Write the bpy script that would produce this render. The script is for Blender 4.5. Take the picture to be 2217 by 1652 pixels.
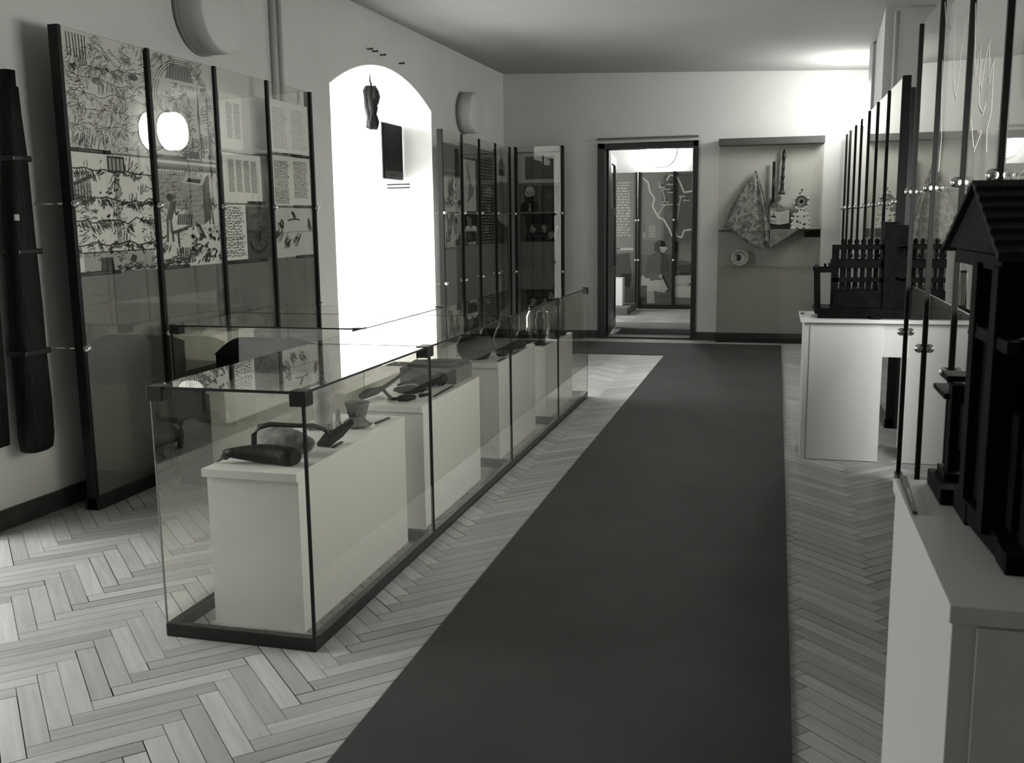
import bpy, bmesh, math, random
from mathutils import Vector, Matrix, noise as mnoise

for _o in list(bpy.data.objects):
    bpy.data.objects.remove(_o)
S = bpy.context.scene
COL = S.collection

# ------------------------------------------------------------------ camera
CX, CY, F = 1108.5, 826.0, 2116.0
YAW, TILT, ROLL, H = .264155553, .162938767, -.0122283082, 1.5
_f0 = Vector((-math.sin(YAW), math.cos(YAW), 0)); _r0 = Vector((math.cos(YAW), math.sin(YAW), 0))
_fw = _f0 * math.cos(TILT) + Vector((0, 0, -math.sin(TILT)))
_up = Vector((0, 0, math.cos(TILT))) + _f0 * math.sin(TILT)
CR = _r0 * math.cos(ROLL) + _up * math.sin(ROLL)
CU = _up * math.cos(ROLL) - _r0 * math.sin(ROLL)
EYE = Vector((0, 0, H))
cam_data = bpy.data.cameras.new('camera'); cam = bpy.data.objects.new('camera', cam_data); COL.objects.link(cam)
cam.matrix_world = Matrix(((CR.x, CU.x, -_fw.x, 0), (CR.y, CU.y, -_fw.y, 0), (CR.z, CU.z, -_fw.z, H), (0, 0, 0, 1)))
cam_data.sensor_width = 36; cam_data.lens = 36 * F / 2217
cam_data.clip_start = .05
cam_data.dof.use_dof = True; cam_data.dof.focus_distance = 6.5; cam_data.dof.aperture_fstop = 9
S.camera = cam

def at(px, py, axis, v):
    """the point of the plane axis=v that the photograph shows at (px, py)"""
    d = _fw + CR * ((px - CX) / F) - CU * ((py - CY) / F)
    return EYE + d * ((v - EYE[axis]) / d[axis])

# ------------------------------------------------------------------ world, exposure, daylight and fill light
S.view_settings.view_transform = 'Standard'; S.view_settings.look = 'None'
S.view_settings.gamma = 1; S.view_settings.exposure = 0.0
S.view_settings.use_curve_mapping = False
W = bpy.data.worlds.new('world'); S.world = W; W.use_nodes = True
W.node_tree.nodes['Background'].inputs[0].default_value = (1, 1, .97, 1)
W.node_tree.nodes['Background'].inputs[1].default_value = .05
try:
    S.cycles.transparent_max_bounces = 64
    S.cycles.max_bounces = 10; S.cycles.diffuse_bounces = 5; S.cycles.glossy_bounces = 6
    S.cycles.sample_clamp_indirect = 6
    S.cycles.caustics_reflective = False; S.cycles.caustics_refractive = False
except Exception:
    pass

def area(name, loc, rot, sx, sy, power, spread=180, col=(1, 1, .985)):
    l = bpy.data.lights.new(name, 'AREA'); l.shape = 'RECTANGLE'; l.size = sx; l.size_y = sy
    l.energy = power; l.color = col; l.spread = math.radians(spread)
    o = bpy.data.objects.new(name, l); COL.objects.link(o); o.location = loc; o.rotation_euler = rot
    return o
def RX(d): return (0, -math.pi / 2 + math.radians(d), 0)      # shining towards +x, tipped down like light from the sky
area('daylight_arch', (-5.13, 8.72, 1.6), RX(24), 2.5, 2.1, 235, 152)
area('daylight_near', (-5.27, 2.55, 1.5), RX(36), 2.4, 2.1, 88, 120)
area('daylight_rear', (-5.40, -1.5, 1.5), RX(26), 2.4, 2.0, 13, 130)
area('daylight_right', (1.40, 4.40, 1.48), (0, math.pi / 2 - math.radians(22), 0), .92, 2.15, 128)
area('fill_beyond', (-4.9, 14.6, 1.6), RX(15), 1.8, 2.4, 190)  # added fill to brighten the room beyond, no window behind it

# ------------------------------------------------------------------ materials
def lin(s):
    s /= 255.0
    return s / 12.92 if s <= .04045 else ((s + .055) / 1.055) ** 2.4
def tint(v): return (v, v * 1.0, v * .972, 1)
MATS = {}
def mat(name, v, rough=.6, spec=.3, bump=0, bscale=200, vary=0, vscale=3, metal=0, emit=0, stretch=None):
    if name in MATS: return MATS[name]
    m = bpy.data.materials.new(name); m.use_nodes = True; nt = m.node_tree; N = nt.nodes; L = nt.links
    b = N['Principled BSDF']
    b.inputs['Base Color'].default_value = tint(v); b.inputs['Roughness'].default_value = rough
    b.inputs['Specular IOR Level'].default_value = spec; b.inputs['Metallic'].default_value = metal
    if emit:
        b.inputs['Emission Color'].default_value = (1, 1, .97, 1); b.inputs['Emission Strength'].default_value = emit
    if vary or bump:
        tc = N.new('ShaderNodeTexCoord'); mp = N.new('ShaderNodeMapping'); L.new(tc.outputs['Object'], mp.inputs[0])
        if stretch: mp.inputs['Scale'].default_value = stretch
    if vary:
        nz = N.new('ShaderNodeTexNoise'); nz.inputs['Scale'].default_value = vscale; nz.inputs['Detail'].default_value = 5
        L.new(mp.outputs[0], nz.inputs['Vector'])
        mr = N.new('ShaderNodeMapRange'); mr.inputs[1].default_value = .3; mr.inputs[2].default_value = .7
        mr.inputs[3].default_value = 1 - vary; mr.inputs[4].default_value = 1 + vary
        L.new(nz.outputs[0], mr.inputs[0])
        mx = N.new('ShaderNodeVectorMath'); mx.operation = 'SCALE'; mx.inputs[0].default_value = tint(v)[:3]
        L.new(mr.outputs[0], mx.inputs['Scale']); L.new(mx.outputs[0], b.inputs['Base Color'])
    if bump:
        n2 = N.new('ShaderNodeTexNoise'); n2.inputs['Scale'].default_value = bscale; n2.inputs['Detail'].default_value = 3
        L.new(mp.outputs[0], n2.inputs['Vector'])
        bp = N.new('ShaderNodeBump'); bp.inputs['Strength'].default_value = bump; bp.inputs['Distance'].default_value = .004
        L.new(n2.outputs[0], bp.inputs['Height']); L.new(bp.outputs[0], b.inputs['Normal'])
    MATS[name] = m; return m

def glass(name, t=.93, boost=1.5, rough=0.0):
    """thin sheet glass: reflects by Fresnel on the side that faces the ray, passes the rest"""
    m = bpy.data.materials.new(name); m.use_nodes = True; nt = m.node_tree; N = nt.nodes; L = nt.links
    N.remove(N['Principled BSDF']); out = N['Material Output']
    tr = N.new('ShaderNodeBsdfTransparent'); tr.inputs[0].default_value = (t, t, t * .98, 1)
    gl = N.new('ShaderNodeBsdfGlossy'); gl.inputs['Roughness'].default_value = rough; gl.inputs[0].default_value = (1, 1, .98, 1)
    fr = N.new('ShaderNodeFresnel'); fr.inputs[0].default_value = 1.5
    geo = N.new('ShaderNodeNewGeometry')
    inv = N.new('ShaderNodeMath'); inv.operation = 'SUBTRACT'; inv.inputs[0].default_value = 1; L.new(geo.outputs['Backfacing'], inv.inputs[1])
    mu = N.new('ShaderNodeMath'); mu.operation = 'MULTIPLY'; mu.inputs[1].default_value = boost; L.new(fr.outputs[0], mu.inputs[0])
    m2 = N.new('ShaderNodeMath'); m2.operation = 'MULTIPLY'; m2.use_clamp = True; L.new(mu.outputs[0], m2.inputs[0]); L.new(inv.outputs[0], m2.inputs[1])
    mn = N.new('ShaderNodeMath'); mn.operation = 'MINIMUM'; mn.inputs[1].default_value = .9; L.new(m2.outputs[0], mn.inputs[0])
    mx = N.new('ShaderNodeMixShader'); L.new(mn.outputs[0], mx.inputs[0]); L.new(tr.outputs[0], mx.inputs[1]); L.new(gl.outputs[0], mx.inputs[2])
    L.new(mx.outputs[0], out.inputs[0])
    MATS[name] = m; return m

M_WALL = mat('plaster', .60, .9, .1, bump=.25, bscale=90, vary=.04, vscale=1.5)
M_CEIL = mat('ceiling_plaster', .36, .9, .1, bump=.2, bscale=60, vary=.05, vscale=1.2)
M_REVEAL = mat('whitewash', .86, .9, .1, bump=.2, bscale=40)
M_SKIRT = mat('dark_skirting', .035, .45, .4, vary=.3, vscale=8)
M_WHITE = mat('white_laminate', .85, .38, .35, bump=.03, bscale=300)
M_DESK = mat('off_white_paint', .58, .4, .3, bump=.03, bscale=300)
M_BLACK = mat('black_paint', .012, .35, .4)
M_POST = mat('dark_anodised', .010, .45, .2)
M_BOARD = mat('dark_board', .14, .6, .3, vary=.12, vscale=3)
M_GREYB = mat('grey_board', .40, .7, .2)
M_CHROME = mat('chrome', .75, .14, .5, metal=1)
M_OLDW = mat('old_dark_wood', .009, .65, .15, bump=.8, bscale=30, vary=.6, vscale=14, stretch=(6, 6, .6))
M_MODEL = mat('blackened_model_wood', .0045, .7, .06, bump=.4, bscale=40, vary=.5, vscale=12)
M_DOORW = mat('brown_black_wood', .022, .35, .45, vary=.35, vscale=10, stretch=(8, 8, .7))
M_RUG = mat('dark_carpet', .032, .6, .3, bump=.6, bscale=500, vary=.22, vscale=2.2)
M_RUGG = mat('grey_mat', .17, .95, .1, bump=.5, bscale=500, vary=.15, vscale=3)
M_OPAL = mat('opal_glass', .55, .6, .2)
M_OPALON = mat('opal_glass_lit', .8, .25, .4, emit=36)
M_LAMPB = mat('lamp_rim', .25, .5, .3)
M_GLASS = glass('case_glass', .95, 1.35)
M_TINT = glass('screen_glass', .98, 1.5)
M_CLEAR = glass('clear_glass', .93, 1.5)
M_EDGE = mat('glass_edge', .03, .2, .5)
M_LIGHTEDGE = mat('pale_glass_edge', .30, .2, .5)
M_SEAL = mat('black_seal', .006, .5, .3)
def ink(s):
    s = int(round(s / 8.0) * 8)
    return mat('tone_%d' % s, lin(s), .7, .15)

# ------------------------------------------------------------------ mesh building
ORG = {}
class MB:
    def __init__(self): self.v = []; self.f = []; self.m = []; self.sm = []
    def add(self, vs, fs, mi=0, smooth=False):
        o = len(self.v); self.v += [Vector(p) for p in vs]
        for f in fs: self.f.append([o + i for i in f]); self.m.append(mi); self.sm.append(smooth)
        return self
    def hexa(self, p, mi=0):
        return self.add(p, [(0, 3, 2, 1), (4, 5, 6, 7), (0, 1, 5, 4), (1, 2, 6, 5), (2, 3, 7, 6), (3, 0, 4, 7)], mi)
    def box(self, x0, x1, y0, y1, z0, z1, mi=0):
        x0, x1 = min(x0, x1), max(x0, x1); y0, y1 = min(y0, y1), max(y0, y1); z0, z1 = min(z0, z1), max(z0, z1)
        return self.hexa([(x0, y0, z0), (x1, y0, z0), (x1, y1, z0), (x0, y1, z0), (x0, y0, z1), (x1, y0, z1), (x1, y1, z1), (x0, y1, z1)], mi)
    def bar(self, a, b, w, d=None, mi=0, up=(0, 0, 1)):
        """a square beam from a to b"""
        a = Vector(a); b = Vector(b); d = w if d is None else d
        t = (b - a).normalized(); u = Vector(up)
        if abs(t.dot(u)) > .95: u = Vector((0, 1, 0))
        s = t.cross(u).normalized(); n = s.cross(t)
        q = [(-1, -1), (1, -1), (1, 1), (-1, 1)]
        return self.hexa([a + s * (i * w / 2) + n * (j * d / 2) for i, j in q] + [b + s * (i * w / 2) + n * (j * d / 2) for i, j in q], mi)
    def tube(self, pts, r, n=10, mi=0, flat=1.0):
        pts = [Vector(p) for p in pts]; rs = r if isinstance(r, (list, tuple)) else [r] * len(pts)
        vs = []; fs = []
        for i, p in enumerate(pts):
            t = (pts[min(i + 1, len(pts) - 1)] - pts[max(i - 1, 0)]).normalized()
            u = Vector((0, 0, 1)) if abs(t.z) < .9 else Vector((0, 1, 0))
            s = t.cross(u).normalized(); nn = s.cross(t)
            for k in range(n):
                a = 2 * math.pi * k / n
                vs.append(p + s * (math.cos(a) * rs[i]) + nn * (math.sin(a) * rs[i] * flat))
        for i in range(len(pts) - 1):
            for k in range(n):
                k2 = (k + 1) % n
                fs.append((i * n + k, i * n + k2, (i + 1) * n + k2, (i + 1) * n + k))
        self.add(vs, fs, mi, True)
        self.add(vs[:n], [tuple(range(n))[::-1]], mi); self.add(vs[-n:], [tuple(range(n))], mi)
        return self
    def lathe(self, prof, c, n=24, mi=0, axis='z'):
        """profile of (r, h) turned about an axis through c"""
        c = Vector(c); vs = []; fs = []
        for r, h in prof:
            for k in range(n):
                a = 2 * math.pi * k / n; x, y = r * math.cos(a), r * math.sin(a)
                vs.append(c + (Vector((x, y, h)) if axis == 'z' else Vector((h, x, y)) if axis == 'x' else Vector((x, -h, y))))
        for i in range(len(prof) - 1):
            for k in range(n):
                k2 = (k + 1) % n; fs.append((i * n + k, i * n + k2, (i + 1) * n + k2, (i + 1) * n + k))
        self.add(vs, fs, mi, True)
        if prof[0][0] > 1e-4: self.add(vs[:n], [tuple(range(n))[::-1]], mi)
        if prof[-1][0] > 1e-4: self.add(vs[-n:], [tuple(range(n))], mi)
        return self
    def ball(self, c, r, n=14, mi=0, sc=(1, 1, 1), bump=0, seed=0, freq=3, rot=None):
        vs = []; fs = []; c = Vector(c); nn = n * 2
        for i in range(n + 1):
            th = math.pi * i / n
            for k in range(nn):
                a = 2 * math.pi * k / nn
                d = Vector((math.sin(th) * math.cos(a), math.sin(th) * math.sin(a), math.cos(th)))
                rr = r * (1 + (bump * mnoise.noise(d * freq + Vector((seed * 7.1, seed * 3.3, seed))) if bump else 0))
                q = Vector((d.x * rr * sc[0], d.y * rr * sc[1], d.z * rr * sc[2]))
                if rot is not None: q = rot @ q
                vs.append(c + q)
        for i in range(n):
            for k in range(nn):
                k2 = (k + 1) % nn; fs.append((i * nn + k, (i + 1) * nn + k, (i + 1) * nn + k2, i * nn + k2))
        return self.add(vs, fs, mi, True)
    def prism(self, poly, dv, mi=0):
        dv = Vector(dv); a = [Vector(p) for p in poly]; n = len(a); b = [p + dv for p in a]
        return self.add(a + b, [tuple(range(n))[::-1], tuple(range(n, 2 * n))] + [(i, (i + 1) % n, n + (i + 1) % n, n + i) for i in range(n)], mi)
    def build(self, name, mats, parent=None, org=None, bevel=0):
        o0 = ORG[parent] if parent is not None else Vector(org or (0, 0, 0))
        me = bpy.data.meshes.new(name); me.from_pydata([v - o0 for v in self.v], [], self.f)
        for m in (mats if isinstance(mats, list) else [mats]): me.materials.append(m)
        for p, mi, s in zip(me.polygons, self.m, self.sm): p.material_index = mi; p.use_smooth = s
        bm = bmesh.new(); bm.from_mesh(me); bmesh.ops.remove_doubles(bm, verts=bm.verts, dist=1e-6) if len(bm.verts) < 3000 else None
        bmesh.ops.recalc_face_normals(bm, faces=bm.faces); bm.to_mesh(me); bm.free()
        o = bpy.data.objects.new(name, me); COL.objects.link(o); ORG[o] = o0
        if parent is not None: o.parent = parent
        else: o.location = o0
        if bevel:
            b = o.modifiers.new('bevel', 'BEVEL'); b.width = bevel; b.segments = 2; b.limit_method = 'ANGLE'
        return o

def tag(o, label=None, cat=None, group=None, kind=None):
    if label: o['label'] = label
    if cat: o['category'] = cat
    if group: o['group'] = group
    if kind: o['kind'] = kind
    return o
def thing(name, loc, label, cat, group=None):
    o = bpy.data.objects.new(name, None); COL.objects.link(o); o.location = loc; ORG[o] = Vector(loc)
    return tag(o, label, cat, group)
def struct(name, loc=(0, 0, 0)):
    o = bpy.data.objects.new(name, None); COL.objects.link(o); o.location = loc; ORG[o] = Vector(loc)
    o['kind'] = 'structure'; return o
def copies(root, loc, label=None):
    r = root.copy(); COL.objects.link(r); r.location = loc
    if label: r['label'] = label
    for ch in list(root.children):
        c = ch.copy(); COL.objects.link(c); c.parent = r
        for gch in list(ch.children):
            d = gch.copy(); COL.objects.link(d); d.parent = c
    return r

# ------------------------------------------------------------------ room shell
def LW(y): return -3.70 + (y - 4.2) * .29 / 8.15      # the left wall is not quite square to the room
def RW(y): return .805 + (y - 8.95) * .155 / 3.4      # right wall beyond the corner at y = 8.95
def ZC(x, y): return 3.33 - .0375 * (x + 3.41) + (12.35 - y) * .006
YB, YF, XR = 12.35, -3.2, 1.30

def arch_profile(y0, y1, zs, rise, n=18):
    return [(y0 + (y1 - y0) * i / n, zs + rise * (1 - (2 * i / n - 1) ** 2)) for i in range(n + 1)]
OPEN = [(-2.55, -.45, 2.45, .3), (1.45, 3.72, 2.45, .3), (7.62, 9.86, 2.63, .28)]
w = MB(); rv = MB(); DEPTH = 1.55
ys = YF
for (a, b, zs, rise) in OPEN:
    w.add([(LW(ys), ys, 0), (LW(a), a, 0), (LW(a), a, 3.7), (LW(ys), ys, 3.7)], [(0, 1, 2, 3)])
    pr = arch_profile(a, b, zs, rise)
    for (p, q) in zip(pr, pr[1:]):
        w.add([(LW(p[0]), p[0], p[1]), (LW(q[0]), q[0], q[1]), (LW(q[0]), q[0], 3.7), (LW(p[0]), p[0], 3.7)], [(0, 1, 2, 3)])
    ring = [(a, .0)] + pr + [(b, .0)]
    for (p, q) in zip(ring, ring[1:]):
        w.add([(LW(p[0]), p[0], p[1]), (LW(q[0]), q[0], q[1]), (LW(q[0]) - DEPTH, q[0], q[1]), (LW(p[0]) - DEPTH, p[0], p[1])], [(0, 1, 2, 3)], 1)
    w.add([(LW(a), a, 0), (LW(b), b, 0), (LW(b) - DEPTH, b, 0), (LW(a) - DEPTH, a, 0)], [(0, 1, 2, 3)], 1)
    ys = b
w.add([(LW(ys), ys, 0), (LW(YB), YB, 0), (LW(YB), YB, 3.7), (LW(ys), ys, 3.7)], [(0, 1, 2, 3)])
tag(w.build('wall_left', [M_WALL, M_REVEAL]), kind='structure')
for i, (a, b, zs, rise) in enumerate(OPEN):
    g = MB(); x = LW((a + b) / 2) - DEPTH
    g.box(x - .05, x + .01, a, a + .07, 0, 2.75).box(x - .05, x + .01, b - .07, b, 0, 2.75).box(x - .05, x + .01, (a + b) / 2 - .03, (a + b) / 2 + .03, 0, 2.75)
    g.box(x - .05, x + .01, a, b, 0, .14).box(x - .05, x + .01, a, b, 2.62, 2.95).box(x - .05, x + .01, a, b, 1.6, 1.65)
    tag(g.build('window_%d' % (3 - i), mat('window_frame', .5, .5)), kind='structure')

g = MB(); wx = 1.33
for yy in (3.3, 4.37, 5.43): g.box(wx, wx + .05, yy, yy + .07, 1.0, 1.95)
g.box(wx, wx + .05, 3.3, 5.5, 1.0, 1.06).box(wx, wx + .05, 3.3, 5.5, 1.89, 1.95)
tag(g.build('window_4', mat('window_frame', .5, .5)), kind='structure')
DX0, DX1, DZ = -2.14, -.985, 2.40
w = MB(); x0, x1 = LW(YB), RW(YB); BT = .26
for yy in (YB, YB + BT):
    w.add([(x0 - 1.5 * (yy > YB), yy, 0), (DX0, yy, 0), (DX0, yy, 3.7), (x0 - 1.5 * (yy > YB), yy, 3.7)], [(0, 1, 2, 3)])
    w.add([(DX1, yy, 0), (x1 + .3, yy, 0), (x1 + .3, yy, 3.7), (DX1, yy, 3.7)], [(0, 1, 2, 3)])
    w.add([(DX0, yy, DZ), (DX1, yy, DZ), (DX1, yy, 3.7), (DX0, yy, 3.7)], [(0, 1, 2, 3)])
w.add([(DX0, YB, 0), (DX0, YB + BT, 0), (DX0, YB + BT, DZ), (DX0, YB, DZ)], [(0, 1, 2, 3)])
w.add([(DX1, YB, 0), (DX1, YB + BT, 0), (DX1, YB + BT, DZ), (DX1, YB, DZ)], [(0, 1, 2, 3)])
w.add([(DX0, YB, DZ), (DX1, YB, DZ), (DX1, YB + BT, DZ), (DX0, YB + BT, DZ)], [(0, 1, 2, 3)])
tag(w.build('wall_back', M_WALL), kind='structure')
w = MB()
w.add([(RW(8.95), 8.95, 0), (RW(YB), YB, 0), (RW(YB), YB, 3.7), (RW(8.95), 8.95, 3.7)], [(0, 1, 2, 3)])
w.add([(RW(8.95), 8.95, 0), (XR, 8.95, 0), (XR, 8.95, 3.7), (RW(8.95), 8.95, 3.7)], [(0, 1, 2, 3)])
WY0, WY1, WZ0, WZ1 = 3.3, 5.5, 1.0, 1.95
for (a0, a1, b0, b1) in ((YF, WY0, 0, 3.7), (WY1, 8.95, 0, 3.7), (WY0, WY1, 0, WZ0), (WY0, WY1, WZ1, 3.7)):
    w.add([(XR, a0, b0), (XR, a1, b0), (XR, a1, b1), (XR, a0, b1)], [(0, 1, 2, 3)])
for (p, q) in (((WY0, WZ0), (WY1, WZ0)), ((WY1, WZ0), (WY1, WZ1)), ((WY1, WZ1), (WY0, WZ1)), ((WY0, WZ1), (WY0, WZ0))):
    w.add([(XR, p[0], p[1]), (XR, q[0], q[1]), (XR + .2, q[0], q[1]), (XR + .2, p[0], p[1])], [(0, 1, 2, 3)])
tag(w.build('wall_right', M_WALL), kind='structure')
w = MB(); w.add([(LW(YF), YF, 0), (XR, YF, 0), (XR, YF, 3.7), (LW(YF), YF, 3.7)], [(0, 1, 2, 3)])
tag(w.build('wall_front', M_WALL), kind='structure')
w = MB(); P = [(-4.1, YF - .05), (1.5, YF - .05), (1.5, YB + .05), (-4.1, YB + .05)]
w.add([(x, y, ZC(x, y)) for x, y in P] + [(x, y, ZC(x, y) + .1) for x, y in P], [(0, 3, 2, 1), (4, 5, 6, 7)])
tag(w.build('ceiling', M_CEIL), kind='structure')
# room beyond the door
w = MB(); BY = 17.0
w.add([(-5, BY, 0), (1.2, BY, 0), (1.2, BY, 3.4), (-5, BY, 3.4)], [(0, 1, 2, 3)])
w.add([(-5, YB + BT, 0), (-5, BY, 0), (-5, BY, 3.4), (-5, YB + BT, 3.4)], [(0, 1, 2, 3)])
w.add([(1.2, YB + BT, 0), (1.2, BY, 0), (1.2, BY, 3.4), (1.2, YB + BT, 3.4)], [(0, 1, 2, 3)])
tag(w.build('wall_beyond', mat('plaster_beyond', .66, .9, .1)), kind='structure')
w = MB(); w.add([(-5, YB + .05, 3.3), (1.2, YB + .05, 3.3), (1.2, BY, 3.3), (-5, BY, 3.3)], [(0, 1, 2, 3)])
tag(w.build('ceiling_beyond', M_CEIL), kind='structure')

# herringbone parquet, one tone per block
def clip(poly, rect):
    x0, x1, y0, y1 = rect
    for ax, lim, sgn in ((0, x0, 1), (0, x1, -1), (1, y0, 1), (1, y1, -1)):
        out = []
        for i in range(len(poly)):
            a, b = poly[i - 1], poly[i]; da = (a[ax] - lim) * sgn; db = (b[ax] - lim) * sgn
            if da >= 0: out.append(a) if False else None
            if (da >= 0) != (db >= 0):
                t = da / (da - db); out.append(tuple(a[k] + (b[k] - a[k]) * t for k in range(4)))
            if db >= 0: out.append(b)
        poly = out
        if len(poly) < 3: return []
    return poly
def parquet(name, rects, seed):
    rnd = random.Random(seed); pw, pl, gap = .0674, .437, .0011; r2 = math.sqrt(2)
    ox = -2.382 - (pl - pw) / r2; oy = 2.582 - (pl + pw) / r2
    vs, fs, tones, uvs = [], [], [], []
    X0 = min(r[0] for r in rects); X1 = max(r[1] for r in rects); Y0 = min(r[2] for r in rects); Y1 = max(r[3] for r in rects)
    for m in range(-12, 20):
        for k in range(-160, 260):
            ca, cb = k * pw + m * pl, k * pw - m * pl
            for kind in (0, 1):
                if kind == 0: a0, a1, b0, b1 = ca, ca + pl, cb, cb + pw
                else: a0, a1, b0, b1 = ca + pl, ca + pl + pw, cb + pw - pl, cb + pw
                mx = (a0 + a1 - b0 - b1) / 2 / r2 + ox; my = (a0 + a1 + b0 + b1) / 2 / r2 + oy
                if mx < X0 - .4 or mx > X1 + .4 or my < Y0 - .4 or my > Y1 + .4: continue
                tone = rnd.random() + (.2 if kind else -.2)
                gp = gap * rnd.choice((.5, 1, 1, 1, 2))
                ou, ov = rnd.random() * 50, rnd.random() * 50
                c = []
                for (a, b) in ((a0 + gp, b0 + gp), (a1 - gp, b0 + gp), (a1 - gp, b1 - gp), (a0 + gp, b1 - gp)):
                    lu, lv = (a - a0, b - b0) if kind == 0 else (b - b0, a - a0)
                    c.append(((a - b) / r2 + ox, (a + b) / r2 + oy, lu + ou, lv + ov))
                for r in rects:
                    q = clip(c, r)
                    if len(q) >= 3:
                        o = len(vs); vs += [(p[0], p[1], 0.0) for p in q]; fs.append(list(range(o, o + len(q))))
                        tones.append(tone); uvs += [(p[2], p[3]) for p in q]
    nb = len(fs)
    for r in rects:
        o = len(vs); vs += [(r[0], r[2], -.004), (r[1], r[2], -.004), (r[1], r[3], -.004), (r[0], r[3], -.004)]
        fs.append([o, o + 1, o + 2, o + 3]); tones.append(.5); uvs += [(0, 0)] * 4
    me = bpy.data.meshes.new(name); me.from_pydata(vs, [], fs)
    at_ = me.attributes.new('tone', 'FLOAT', 'FACE'); at_.data.foreach_set('value', tones)
    uv = me.uv_layers.new(name='grain'); uv.data.foreach_set('uv', [c for p in uvs for c in p])
    m = bpy.data.materials.new('parquet'); m.use_nodes = True; N = m.node_tree.nodes; L = m.node_tree.links; b = N['Principled BSDF']
    ta = N.new('ShaderNodeAttribute'); ta.attribute_name = 'tone'
    um = N.new('ShaderNodeUVMap'); um.uv_map = 'grain'; mp = N.new('ShaderNodeMapping'); mp.inputs['Scale'].default_value = (2.2, 30, 1); L.new(um.outputs[0], mp.inputs[0])
    nz = N.new('ShaderNodeTexNoise'); nz.inputs['Scale'].default_value = 1.6; nz.inputs['Detail'].default_value = 6; L.new(mp.outputs[0], nz.inputs['Vector'])
    n3 = N.new('ShaderNodeTexNoise'); n3.inputs['Scale'].default_value = 1.1; n3.inputs['Detail'].default_value = 3; L.new(um.outputs[0], n3.inputs['Vector'])
    ma = N.new('ShaderNodeMapRange'); ma.inputs[1].default_value = -.1; ma.inputs[2].default_value = 1.1; ma.inputs[3].default_value = .74; ma.inputs[4].default_value = 1.18; L.new(ta.outputs['Fac'], ma.inputs[0])
    mb = N.new('ShaderNodeMapRange'); mb.inputs[1].default_value = .3; mb.inputs[2].default_value = .7; mb.inputs[3].default_value = .86; mb.inputs[4].default_value = 1.1; L.new(nz.outputs[0], mb.inputs[0])
    mu = N.new('ShaderNodeMath'); mu.operation = 'MULTIPLY'; L.new(ma.outputs[0], mu.inputs[0]); L.new(mb.outputs[0], mu.inputs[1])
    sc = N.new('ShaderNodeVectorMath'); sc.operation = 'SCALE'; sc.inputs[0].default_value = tint(.40)[:3]; L.new(mu.outputs[0], sc.inputs['Scale']); L.new(sc.outputs[0], b.inputs['Base Color'])
    mr = N.new('ShaderNodeMapRange'); mr.inputs[3].default_value = .3; mr.inputs[4].default_value = .5; L.new(n3.outputs[0], mr.inputs[0]); L.new(mr.outputs[0], b.inputs['Roughness'])
    b.inputs['Specular IOR Level'].default_value = .4
    me.materials.append(m); me.materials.append(mat('gap_dirt', .02, .9, .05))
    me.polygons.foreach_set('material_index', [0] * nb + [1] * len(rects))
    me.update()
    o = bpy.data.objects.new(name, me); COL.objects.link(o); return tag(o, kind='structure')
parquet('floor', [(-4.0, XR, YF, YB + .13)], 4)
parquet('floor_beyond', [(-5, 1.2, YB + .13, BY)], 9)

# skirting
def skirt(name, a, b, n, h=.10):
    a = Vector((a[0], a[1], 0)); b = Vector((b[0], b[1], 0)); n = Vector((n[0], n[1], 0)) * .022
    g = MB(); g.hexa([a, b, b + n, a + n, a + Vector((0, 0, h)), b + Vector((0, 0, h)), b + n * .7 + Vector((0, 0, h)), a + n * .7 + Vector((0, 0, h))])
    tag(g.build(name, M_SKIRT), kind='structure')
skirt('baseboard_left', (LW(3.74), 3.74), (LW(7.6), 7.6), (1, 0)); skirt('baseboard_left', (LW(9.88), 9.88), (LW(YB), YB), (1, 0))
skirt('baseboard_left', (LW(-.43), -.43), (LW(1.43), 1.43), (1, 0))
skirt('baseboard_back', (LW(YB), YB), (-2.19, YB), (0, -1)); skirt('baseboard_back', (-.95, YB), (RW(YB), YB), (0, -1))
skirt('baseboard_right', (RW(8.95), 8.95), (RW(YB), YB), (-1, 0)); skirt('baseboard_right', (XR, YF), (XR, 8.95), (-1, 0))

# door with its frame, the leaf open into the next room
d = struct('door_1', (-1.56, YB, 0)); g = MB()
g.box(-2.185, -2.10, YB - .035, YB + BT, 0, 2.43).box(-1.02, -.955, YB - .035, YB + BT, 0, 2.43).box(-2.185, -.955, YB - .035, YB + BT, 2.365, 2.43)
g.box(-2.10, -2.075, YB + .12, YB + BT, 0, 2.365)
g.build('door_frame', M_DOORW, d, bevel=.006)
MB().box(-2.10, -1.02, YB - .01, YB + BT, 0, .022).build('threshold', M_SKIRT, d)
lf = MB(); xh, th = -2.075, .045; y0, y1 = YB + BT + .02, YB + BT + 1.05
def leafbox(ya, yb, za, zb, t=.045, g=lf, mi=0):
    sl = -.09                       # the leaf stands a little past square
    xa, xb = xh + sl * (ya - y0), xh + sl * (yb - y0); dx = (.045 - t) / 2
    g.hexa([(xa - .045 + dx, ya, za), (xa - dx, ya, za), (xb - dx, yb, za), (xb - .045 + dx, yb, za), (xa - .045 + dx, ya, zb), (xa - dx, ya, zb), (xb - dx, yb, zb), (xb - .045 + dx, yb, zb)], mi)
for za, zb in ((.03, .16), (.72, .86), (1.55, 1.66), (2.22, 2.33)): leafbox(y0, y1, za, zb)
leafbox(y0, y0 + .13, .03, 2.33); leafbox(y1 - .13, y1, .03, 2.33)
leafbox(y0, y1, .16, .72, .022); leafbox(y0, y1, .86, 1.55, .022)
L_ = lf.build('door_leaf', M_DOORW, d, bevel=.004)
g = MB(); leafbox(y0 + .13, y1 - .13, 1.66, 2.22, .008, g); g.build('door_pane', M_CLEAR, L_)
g = MB(); yh = y1 - .06; xx = xh - .09 * (yh - y0)
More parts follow.
